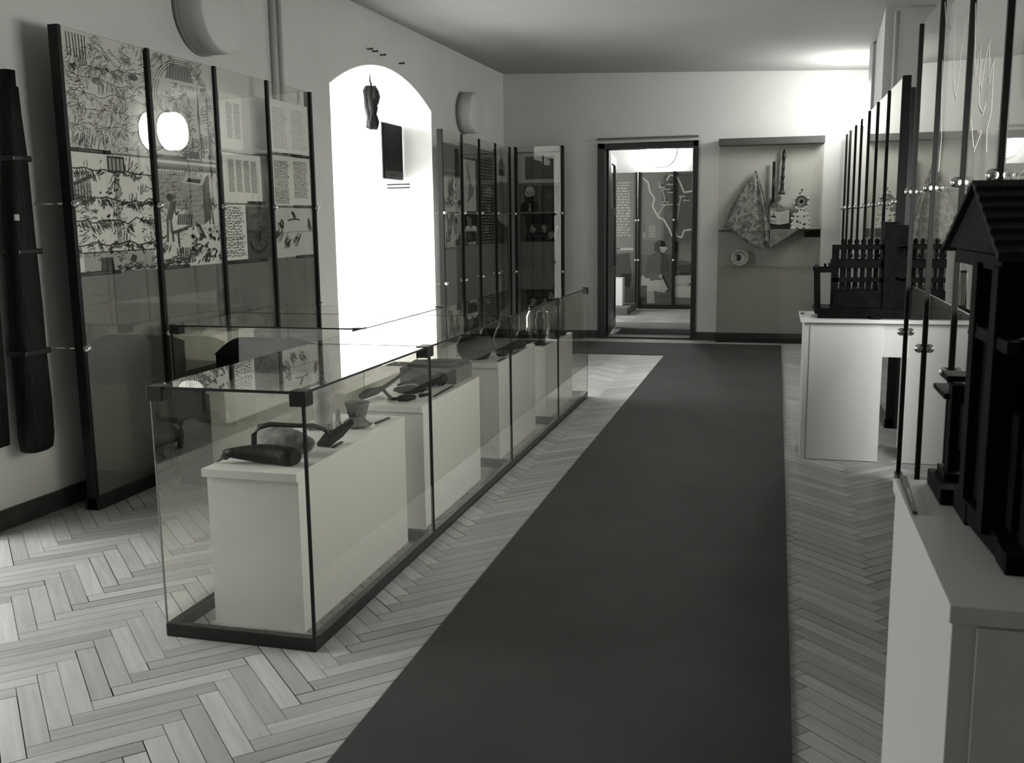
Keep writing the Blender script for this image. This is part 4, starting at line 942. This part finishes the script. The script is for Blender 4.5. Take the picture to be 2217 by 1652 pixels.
for i in range(15):
    for j in range(9):
        u, v = i / 14, j / 8
        x = -.085 + .32 * u; zlow = 1.14 + .215 * u
        if v < .5: p = (x, 12.33 - .13 * (v / .5), 1.3635)
        else: p = (x, 12.188 - .001, 1.3635 - (1.3635 - zlow) * (v - .5) / .5)
        vs.append(p)
for i in range(14):
    for j in range(8): a = i * 9 + j; fs.append((a, a + 1, a + 10, a + 9))
g.add(vs, fs, 0, False)
o = g.build('plaid_cloth', mat('grey_cloth', .26, .8, .1, vary=.3, vscale=14), org=(.05, 12.25, 1.36)); o.modifiers.new('thick', 'SOLIDIFY').thickness = .002
tag(o, 'grey cloth lying on the shelf with a pointed fold over its edge, under the booklet', 'cloth')
g = MB(); vs = [(-.10, 12.325, 1.73), (-.06, 12.315, 1.70), (.14, 12.31, 1.58), (.06, 12.30, 1.575), (-.1, 12.30, 1.56)]
g.prism(vs, (0, .012, 0)); tag(g.build('dark_cloth', mcl, org=(0, 12.31, 1.58)), 'corner of dark patterned cloth behind the open booklet', 'cloth')
def wind(name, x0, z0, x1, z1, prof, label, y=12.285):
    """a woodwind hung on the back: prof = (share of length from the top, radius)"""
    a = Vector((x0, y, z0)); bb = Vector((x1, y, z1)); g = MB()
    g.tube([a.lerp(bb, f) for f, _ in prof], [r_ for _, r_ in prof], 14)
    return tag(g.build(name, mat('woodwind', .018, .35, .45), org=(x1, y, z1)), label, 'instrument')
wind('wooden_flute', -.063, 2.156, -.062, 1.675, [(0, .017), (.12, .017), (.121, .02), (.16, .02), (.161, .017), (.6, .018), (.601, .021), (.64, .021), (.641, .018), (1, .018)], 'plain straight dark wooden flute hung on the showcase back')
wind('wooden_clarinet', .050, 2.297, .034, 1.772, [(0, .008), (.04, .012), (.05, .020), (.14, .022), (.17, .022), (.175, .026), (.2, .026), (.205, .018), (.38, .018), (.385, .022), (.42, .022), (.425, .018), (.58, .019), (.585, .026), (.64, .024), (.65, .018), (.74, .02), (.745, .024), (.78, .024), (.79, .019), (.9, .024), (.96, .034), (1, .046)], 'dark wooden clarinet with a flared bell, hung highest in the showcase')
# booklet with a stand
t = thing('open_booklet', (.02, 12.26, SZ), 'small open booklet with a printed figure propped on the showcase shelf', 'booklet')
M1, L1, R1 = (.013, 12.228, 1.415), (-.095, 12.25, 1.435), (.13, 12.25, 1.435)
M2, L2, R2 = (.013, 12.248, 1.565), (-.095, 12.27, 1.585), (.13, 12.27, 1.585)
sU = (Vector(M1) - Vector(L1)); sV = (Vector(L2) - Vector(L1))
s = Sheet(L1, sU.normalized(), sV.normalized(), sU.length, sV.length, 190, .004)
s.poly([(.08, .5), (.2, .62), (.45, .68), (.62, .6), (.76, .5)], 28, 1); s.disc(.42, .76, .09, .08, 130, 2); s.disc(.42, .83, .1, .03, 60, 3)
def letters(s, txt, u, v, cw, chh, wd, tone):
    G = {'O': [[(0, 0), (1, 0), (1, 1), (0, 1), (0, 0)]], 'T': [[(0, 1), (1, 1)], [(.5, 1), (.5, 0)]]}
    for k, c in enumerate(txt):
        for l in G[c]: s.line([(u + (k * 1.45 + a) * cw, v + b_ * chh) for a, b_ in l], wd, tone, 3)
letters(s, 'OTTO', .1, .12, .11, .13, .004, 40)
s.g.build('left_page', [ink(v) for v in s.tones], t)
sU = (Vector(R1) - Vector(M1)); sV = (Vector(M2) - Vector(M1))
s = Sheet(M1, sU.normalized(), sV.normalized(), sU.length, sV.length, 194, .004); s.text(.1, .1, .9, .85, 13, 128, rnd, .3, .2)
s.g.build('right_page', [ink(v) for v in s.tones], t)
g = MB(); g.box(-.10, .14, 12.28, 12.30, 1.365, 1.56); g.box(-.10, .14, 12.236, 12.30, 1.365, 1.41); g.build('booklet_stand', M_BLACK, t)
# porcelain clock
t = thing('porcelain_clock', (.26, 12.25, SZ), 'ornate white porcelain mantel clock with dark flowers on the showcase shelf', 'clock')
M_PORC = mat('porcelain', .72, .12, .6); ck = (.26, 12.255)
g = MB(); n = 20
def slabx(prof, y0, y1, g, mi=0):
    g.prism([(ck[0] + dx, y0, SZ + z) for dx, z in prof], (0, y1 - y0, 0), mi)
R_ = [(-.10, .0), (-.105, .03), (-.085, .05), (-.092, .09), (-.075, .115), (-.10, .12), (-.10, .13), (-.07, .135), (-.075, .17), (-.05, .19), (-.03, .20), (-.035, .235), (-.055, .25)]
slabx(R_ + [(-a, z) for a, z in reversed(R_)], 12.230, 12.300, g); g.build('clock_base', M_PORC, t, bevel=.006)
g = MB()
for sx in (-1, 1):
    for (dx, z, rr) in ((.095, .015, .022), (.098, .06, .016), (.10, .125, .016), (.075, .175, .018), (.055, .25, .016), (.072, .30, .014), (.078, .36, .016), (.065, .39, .013)): g.ball((ck[0] + sx * dx, 12.235, SZ + z), rr, 7)
for (dx, z, rr) in ((0, .405, .016), (-.02, .40, .012), (.022, .40, .012)): g.ball((ck[0] + dx, 12.24, SZ + z), rr, 7)
g.build('clock_scrolls', M_PORC, t)
g = MB(); g.lathe([(0, 0), (.068, 0), (.068, .05), (.06, .058), (.058, .052), (0, .052)], (ck[0] + .002, 12.272, SZ + .325), 28, axis='y'); cc = g.build('clock_case', mat('clock_rim', .10, .3, .5), t)
g = MB(); g.lathe([(0, .053), (.045, .053), (.047, .0535)], (ck[0] + .002, 12.272, SZ + .325), 24, axis='y'); g.lathe([(0, .055), (.02, .055)], (ck[0] + .002, 12.272, SZ + .325), 16, axis='y', mi=1); g.build('clock_dial', [mat('dial', .2, .4), ink(40)], cc)
g = MB()
for (dx, z, rr) in ((-.04, .095, .017), (-.028, .085, .012), (.045, .06, .022), (.0, .075, .012), (-.035, .01, .016), (.04, .012, .016), (-.035, .15, .015), (.04, .15, .015), (-.035, .22, .012), (.035, .22, .012), (0, .225, .012), (-.07, .36, .013), (.078, .345, .013), (-.06, .285, .011), (.06, .285, .011), (-.015, .418, .012)): g.ball((ck[0] + dx, 12.229 if z < .25 else 12.236, SZ + z), rr * (.62 if z < .25 else .9), 7, sc=(1.5 - 20 * abs(dx) * .3, .5, .9), bump=.6, seed=dx * 90 + z * 31, freq=2.5)
g.build('clock_flowers', mat('painted_flower', .03, .4, .4), t)
g = MB(); g.tube([(ck[0] + .004, 12.24, SZ + .41), (ck[0] + .006, 12.24, SZ + .45)], .004, 6); g.ball((ck[0] + .006, 12.24, SZ + .458), .013, 8); g.build('clock_finial', mat('finial', .05, .4), t)
g = MB(); g.lathe([(0, .002), (.06, .002), (.064, .012), (.05, .014), (0, .01)], (.425, 12.25, SZ), 20); tag(g.build('saucer', M_PORC, org=(.425, 12.25, SZ)), 'small flat white saucer beside the porcelain clock', 'saucer')
# plate on the glass shelf
t = thing('painted_plate', (-.432, 12.24, .922), 'round painted plate standing on the lower glass shelf of the showcase', 'plate')
pc = (-.432, 12.265, 1.026)
g = MB(); g.lathe([(0, .006), (.062, .006), (.07, .014), (.1, .022), (.102, .020), (.072, .008), (.06, .0), (0, .0)], pc, 36, axis='y'); g.build('plate_body', mat('plate_white', .5, .15, .5), t)
g = MB()
for r0 in (.067, .09):
    for k in range(36):
        if r0 > .08 and k % 4: continue
        a0, a1 = k * math.pi / 18, (k + (1 if r0 < .08 else 1.6)) * math.pi / 18; dd = .016 if r0 < .08 else .0205
        q = [(pc[0] + rr * math.cos(a), pc[1] - dd, pc[2] + rr * math.sin(a)) for rr, a in ((r0, a0), (r0 + .006, a0), (r0 + .006, a1), (r0, a1))]; g.add(q, [(0, 1, 2, 3)])
g.add([(pc[0] - .035, pc[1] - .008, pc[2] - .04), (pc[0] + .0, pc[1] - .008, pc[2] - .045), (pc[0] + .02, pc[1] - .008, pc[2] + .0), (pc[0] - .005, pc[1] - .008, pc[2] + .04), (pc[0] - .04, pc[1] - .008, pc[2] + .035)], [(0, 1, 2, 3, 4)])
g.build('plate_painting', ink(52), t)

# ------------------------------------------------------------------ room beyond the door
ZY = 16.6
def RB(s): return ZY
screen('display_screen', 'tall glass display screen with map in the room beyond the doorway', 1, ZY, [-2.25, -1.665, -1.08], 2.275, (1.482, .82), board=2.27, wall=lambda s: BY, ends=(), sgn=-1, post_w=.05)
s = Sheet((-2.22, ZY + .0135, 1.155), (1, 0, 0), (0, 0, 1), 1.13, 1.105, 112)
E_ = [(.02, .93), (.1, .86), (.13, .72), (.2, .62), (.17, .5), (.26, .34), (.34, .3), (.42, .16), (.47, .04)]
E_2 = [(.47, .04), (.5, .16), (.53, .06), (.6, .03), (.64, .14), (.74, .15), (.84, .2), (.99, .2)]
E_3 = [(.37, .88), (.42, .96), (.52, .94), (.56, .86), (.63, .70), (.76, .72), (.82, .78), (.84, .66), (.8, .6), (.97, .5)]
for l in (E_, E_2, E_3): s.line(l, .026, 196)
s.line([(.25, .36), (.33, .5), (.36, .52), (.5, .53), (.56, .52), (.58, .62), (.64, .7)], .014, 190); s.line([(.36, .52), (.34, .66), (.31, .74), (.25, .86)], .012, 180); s.line([(.56, .52), (.54, .3)], .012, 180)
for (u, v) in ((.37, .77), (.42, .84), (.44, .72), (.6, .66), (.66, .6), (.36, .58), (.34, .54), (.3, .8)): s.rect(u, v, u + .03, v + .022, 40, 4); s.rect(u - .05, v - .025, u + .05, v - .01, 176, 4)
for i in range(7): s.rect(.12, .20 - i * .026, .22, .208 - i * .026, 180, 3); s.rect(.04, .20 - i * .026, .06, .212 - i * .026, 40 if i < 4 else 190, 3)
s.rect(.34, 0, 1, .98, 88, 1)
s.done('map_print', 'large grey wall map with thick pale border lines beyond the doorway', 'map')
s = Sheet((-2.22, ZY + .0135, .07), (1, 0, 0), (0, 0, 1), 1.13, 1.08, 84)
s.rect(0, .78, 1, 1, 92, 1); s.poly([(.5, .98), (.56, .98), (.54, .5), (.46, .55)], 36, 2); s.poly([(.6, .95), (.98, .9), (.98, .62), (.56, .7)], 116, 2); s.poly([(.52, .6), (1, .66), (1, .48), (.6, .46)], 48, 3)
for (a, bq, c_, d_, tn) in ((.5, .3, .72, .46, 150), (.72, .34, .98, .5, 168), (.5, .12, .78, .3, 176), (.78, .1, 1, .34, 140), (.52, .02, .9, .12, 96), (0, .28, .14, .46, 160), (0, .04, .1, .3, 60)): s.poly([(a, bq), (c_, bq - .01), (c_ + .01, d_), (a + .01, d_ - .01)], tn, 2)
s.poly([(.06, .42), (.10, .72), (.22, .82), (.36, .80), (.42, .66), (.42, .44), (.3, .38)], 62, 4)   # jacket
s.poly([(.2, .84), (.21, .96), (.28, 1.0), (.36, .98), (.38, .9), (.36, .84), (.3, .8)], 36, 5); s.poly([(.3, .9), (.38, .9), (.38, .84), (.34, .8), (.29, .83)], 150, 6); s.line([(.28, .885), (.4, .875)], .012, 190, 7)
s.poly([(.1, .42), (.3, .38), (.42, .46), (.4, .54), (.3, .48), (.14, .5)], 76, 5); s.disc(.31, .44, .03, .03, 160, 6)
s.poly([(.10, .36), (.34, .4), (.42, .26), (.36, .18), (.2, .22), (.1, .2)], 160, 4); s.poly([(.1, .2), (.2, .22), (.22, .02), (.1, .02)], 140, 3); s.line([(.33, .46), (.42, .26)], .03, 40, 6)
for k in range(5): s.line([(.2 + k * .04, .78), (.22 + k * .035, .5)], .006, 96, 5)
s.done('mural_photograph', 'mural photograph of a seated workman bending over cut stones beyond the doorway', 'photograph')
# text screen to the left
screen('display_screen', 'tall grey text panel left of the map, seen beside the open door', 1, ZY + .02, [-3.1, -2.30], 2.275, (1.48, .82), board=2.27, wall=lambda s: BY, ends=(), sgn=-1, post_w=.03)
s = Sheet((-3.05, ZY + .0335, .95), (1, 0, 0), (0, 0, 1), .71, 1.31, 116); s.text(.08, .2, .93, .9, 20, 168, rnd, .5, .1); s.rect(0, .03, 1, .055, 176, 2)
s.done('text_print', 'grey sheet with a long column of pale text beyond the doorway', 'print')
s = Sheet((-3.05, ZY + .0335, .10), (1, 0, 0), (0, 0, 1), .71, .84, 88); s.poly([(.55, .96), (.9, 1), (.96, .6), (.92, .3), (.6, .36)], 40, 1); s.rect(0, 0, 1, .3, 72, 1)
s.done('photograph_print', 'dark photograph beneath the pale text sheet beyond the doorway')
tag(MB().box(-3.0, -2.26, 15.36, 16.4, 0, .115).build('display_step', mat('step_grey', .14, .7), org=(-2.6, 15.9, 0)), 'low grey step carrying a narrow white plinth beyond the doorway', 'step')
tag(MB().box(-2.62, -2.41, 15.85, 16.1, .115, .56).build('plinth', M_WHITE, org=(-2.5, 16, .115)), 'narrow white plinth on the low step beyond the doorway', 'plinth')
cl = (-1.93, BY - .02, 2.62); t = thing('wall_lamp', cl, 'lit drum lamp high on the far wall of the room beyond the doorway', 'lamp')
g = MB(); g.lathe([(.256, 0), (.256, .02)], cl, 32, axis='y'); g.build('lamp_rim', M_LAMPB, t)
g = MB(); g.lathe([(.25, .018), (.25, .16), (.235, .19), (.2, .2), (0, .2)], cl, 32, axis='y'); g.build('lamp_shade', mat('opal_glass_lit_far', .8, .25, .4, emit=22), t)

# ------------------------------------------------------------------ desk with the stamp mill
DT = .885
t = thing('display_desk', (.55, 6.5, 0), 'white display desk on the right carrying the dark stamp mill model', 'desk')
MB().box(.155, 1.24, 6.22, 6.76, DT - .022, DT).build('desk_top', M_DESK, t, bevel=.002)
for x0, x1 in ((.178, .638), (.80, 1.22)):
    g = MB(); g.box(x0, x1, 6.262, 6.74, 0, DT - .022); lg = g.build('pedestal', M_DESK, t, bevel=.0015)
    MB().box(x0 + .035, x1 - .004, 6.254, 6.262, .004, DT - .045).build('front_panel', M_DESK, lg, bevel=.001)
MB().box(.638, .80, 6.27, 6.29, .655, DT - .022).build('apron', M_DESK, t)
tag(MB().box(.162, .182, 6.55, 6.72, DT, DT + .006).build('caption_strip', M_BLACK, org=(.17, 6.6, DT)), 'short black caption strip on the far left corner of the desk with the stamp mill', 'caption')

MILL = thing('stamp_mill_model', (.55, 6.47, DT), 'black wooden model of a stamp mill with rows of stamps on the desk', 'model')
g = MB(); zb = DT
g.box(.255, 1.12, 6.30, 6.62, zb + .018, zb + .06).box(.255, 1.10, 6.29, 6.32, zb, zb + .03).box(.255, 1.1, 6.60, 6.63, zb, zb + .03).box(.235, .262, 6.27, 6.65, zb + .03, zb + .055).box(.56, .62, 6.26, 6.64, zb, zb + .022)
g.build('mill_base', M_MODEL, MILL, bevel=.003)
def P2(name, f): g = MB(); f(g); return g.build(name, M_MODEL, MILL, bevel=.002)
P2('side_post', lambda g: [g.bar((.258, y, zb + .05), (.247, y, zb + .29), .030, .030) for y in (6.36, 6.58)])
P2('side_beam', lambda g: [g.box(.228, .36, y - .018, y + .018, zb + .277, zb + .302) for y in (6.36, 6.58)] + [g.box(.238, .262, 6.32, 6.62, zb + .3, zb + .315), g.box(.285, .3, 6.40, 6.42, zb + .3, zb + .33)])
P2('stepped_bracket', lambda g: [g.box(.318, .37, 6.37, 6.55, zb + .30, zb + .33), g.box(.33, .37, 6.37, 6.55, zb + .33, zb + .352)])
for x in (.356, .97):
    P2('main_post', lambda g: g.box(x - .018, x + .018, 6.40, 6.436, zb + .05, zb + .442).box(x - .018, x + .018, 6.52, 6.556, zb + .05, zb + .442))
P2('top_beam', lambda g: g.box(.338, .99, 6.405, 6.43, zb + .415, zb + .442).box(.338, .99, 6.525, 6.55, zb + .415, zb + .442))
P2('middle_beam', lambda g: g.box(.33, .99, 6.392, 6.44, zb + .302, zb + .352).box(.33, .99, 6.52, 6.56, zb + .302, zb + .352))
P2('lower_beam', lambda g: g.box(.338, .99, 6.40, 6.435, zb + .213, zb + .243))
P2('stamp_trough', lambda g: g.box(.345, .99, 6.375, 6.57, zb + .05, zb + .165))
for i in range(6):
    x = .398 + i * .0395
    def st(g):
        g.box(x - .0125, x + .0125, 6.448, 6.473, zb + .06, zb + .455); g.ball((x, 6.46, zb + .462), .0155, 8, sc=(1, 1, 1.15)); g.box(x - .0155, x + .0155, 6.445, 6.476, zb + .06, zb + .20); g.box(x + .003, x + .02, 6.45, 6.47, zb + .365, zb + .385)
    P2('stamp', st)
for x in (.820, .862, .904, .944):
    P2('stamp', lambda g: (g.box(x - .0125, x + .0125, 6.448, 6.473, zb + .06, zb + .455), g.ball((x, 6.46, zb + .462), .0155, 8, sc=(1, 1, 1.15)), g.box(x - .0155, x + .0155, 6.445, 6.476, zb + .06, zb + .20)))
P2('wheel_house', lambda g: g.box(.632, .70, 6.36, 6.58, zb + .05, zb + .572).box(.70, .79, 6.38, 6.58, zb + .05, zb + .56).box(.625, .71, 6.35, 6.59, zb + .572, zb + .58).box(.70, .79, 6.365, 6.38, zb + .05, zb + .30).box(.70, .79, 6.365, 6.38, zb + .42, zb + .45))
g = MB(); g.lathe([(.02, -.01), (.105, -.01), (.105, .01), (.09, .01), (.09, .004), (.02, .004)], (.745, 6.375, zb + .33), 28, axis='y')
for k in range(8): a = k * math.pi / 4; g.bar((.745 + .02 * math.cos(a), 6.372, zb + .33 + .02 * math.sin(a)), (.745 + .1 * math.cos(a), 6.372, zb + .33 + .1 * math.sin(a)), .008)
g.build('cam_wheel', M_MODEL, MILL)
P2('side_post', lambda g: [g.bar((1.09, y, zb + .05), (1.08, y, zb + .29), .030, .030) for y in (6.36, 6.58)])

# ------------------------------------------------------------------ near plinth with the model headframe
NX0, NX1, NY0, NY1, NT = .284, .652, 1.61, 2.412, .885
t = thing('display_plinth', (.63, 2.0, 0), 'white display plinth in the right foreground carrying the dark model house', 'plinth')
MB().box(NX0, NX1, NY0, NY1, NT - .030, NT).build('plinth_top', M_DESK, t, bevel=.002)
MB().box(NX0 + .006, NX1, NY0 + .008, NY1 - .004, 0, NT - .030).build('plinth_body', M_DESK, t, bevel=.0015)
MB().box(NX0 + .043, NX1 - .005, NY0 + .002, NY0 + .008, .004, NT - .034).build('front_panel', M_DESK, t, bevel=.001)
g = MB(); p = [at(1948, 1036, 2, NT), at(1963, 1036, 2, NT), at(1986, 1115, 2, NT), at(1976, 1113, 2, NT)]
g.prism([(a.x, a.y, NT) for a in p], (0, 0, .007)); q = [at(1963, 1055, 2, NT + .008), at(1967, 1055, 2, NT + .008), at(1976, 1086, 2, NT + .008), at(1973, 1086, 2, NT + .008)]
g.add([(a.x, a.y, NT + .0075) for a in q], [(0, 1, 2, 3)], 1)
tag(g.build('caption_strip', [M_BLACK, ink(176)], org=(p[0].x, p[0].y, NT)), 'dark caption strip with a pale line on the left edge of the foreground plinth', 'caption')

HX = .385
def HP(px, py, x=HX): v = at(px, py, 0, x); return v
HS = thing('headframe_model', (HX + .2, 2.1, NT), 'black wooden model of a roofed mine building on legs in the right foreground', 'model')
def H2(name, f, m=M_MODEL): g = MB(); f(g); return g.build(name, m, HS, bevel=.002)
ya, yl, yr, zr, ze = 2.17, 2.49, 1.885, 1.568, 1.428       # ridge, far eave, near eave
RXE = .65
def roof(g):
    for (ye, ) in ((yl,), (yr,)):
        for k in range(7):                                   # shingle courses
            f0, f1 = k / 7, (k + 1.12) / 7; f1 = min(f1, 1.02)
            y0, y1 = ya + (ye - ya) * f0, ya + (ye - ya) * f1; z0, z1 = zr + (ze - zr) * f0, zr + (ze - zr) * f1
            g.hexa([(HX - .012, y0, z0 - .008), (RXE, y0, z0 - .008), (RXE, y1, z1 - .008), (HX - .012, y1, z1 - .008), (HX - .012, y0, z0 + .001), (RXE, y0, z0 + .001), (RXE, y1, z1 + .010), (HX - .012, y1, z1 + .010)])
H2('roof', roof, mat('shingle_wood', .012, .7, .12, bump=.4, bscale=60, vary=.5, vscale=16, stretch=(12, 1, 1)))
H2('gable', lambda g: g.prism([(HX, yl - .02, ze), (HX, ya, zr - .012), (HX, yr + .02, ze)], (.03, 0, 0)))
H2('wall_plate', lambda g: g.box(HX + .005, RXE - .03, 2.34, 2.40, ze - .03, ze).box(HX + .005, RXE - .03, 1.93, 1.985, ze - .03, ze).box(HX + .005, HX + .05, 1.95, 2.40, ze - .03, ze - .002))
zm = 1.128
for (x, y, w_) in ((HX + .02, 2.12, .05), (HX + .02, 1.93, .05), (HX + .07, 1.835, .045), (RXE - .06, 2.12, .05), (RXE - .06, 1.93, .05)):
    H2('roof_post', lambda g: g.box(x - w_ / 2, x + w_ / 2, y - w_ / 2, y + w_ / 2, NT + .03, ze - (.02 if y > 1.9 else .03)))
H2('upper_rail', lambda g: g.box(HX, RXE - .03, 2.08, 2.17, 1.262, 1.290).box(HX, HX + .045, 1.82, 2.17, 1.262, 1.285).box(HX + .02, RXE - .03, 1.82, 1.86, 1.262, 1.285))
H2('boarded_wall', lambda g: g.box(HX + .015, HX + .035, 1.95, 2.175, NT + .05, 1.265).box(HX + .04, RXE - .05, 2.10, 2.12, NT + .05, 1.265).box(HX + .035, HX + .05, 1.86, 1.94, NT + .05, 1.15))
H2('boarded_wall', lambda g: g.box(HX + .02, HX + .04, 2.18, 2.33, NT + .10, zm - .04).box(HX + .06, RXE - .05, 2.30, 2.32, NT + .05, zm))
H2('side_platform', lambda g: g.box(HX - .004, RXE - .05, 2.36, 2.45, zm + .0, zm + .014).box(HX - .012, HX + .1, 2.34, 2.50, zm - .036, zm - .024).box(HX + .0, HX + .03, 2.32, 2.36, NT + .02, zm))
for q in ((HX - .03, HX + .03, 2.20, 2.39, .035), (HX - .012, RXE - .03, 2.28, 2.38, .05), (HX - .005, RXE - .03, 2.06, 2.2, .045), (HX + .02, RXE - .03, 1.80, 1.86, .035)):
    H2('sill_beam', lambda g: g.box(q[0], q[1], q[2], q[3], NT, NT + q[4]))
H2('corner_foot', lambda g: g.box(HX + .012, HX + .13, 1.775, 1.855, NT, NT + .036))
H2('brace', lambda g: g.bar((HX + .01, 2.16, NT + .03), (HX + .035, 1.86, NT + .02), .04).bar((HX + .03, 2.0, NT + .05), (HX + .06, 1.85, NT + .2), .025))
H2('rope_drum', lambda g: g.tube([(HX + .1, 2.0, 1.21), (RXE - .1, 2.0, 1.21)], .05, 14))
H2('shaft_housing', lambda g: g.box(HX + .08, RXE - .08, 1.9, 2.08, NT + .05, 1.15))

# ------------------------------------------------------------------ a recess of the left wall keeps its daylight behind it
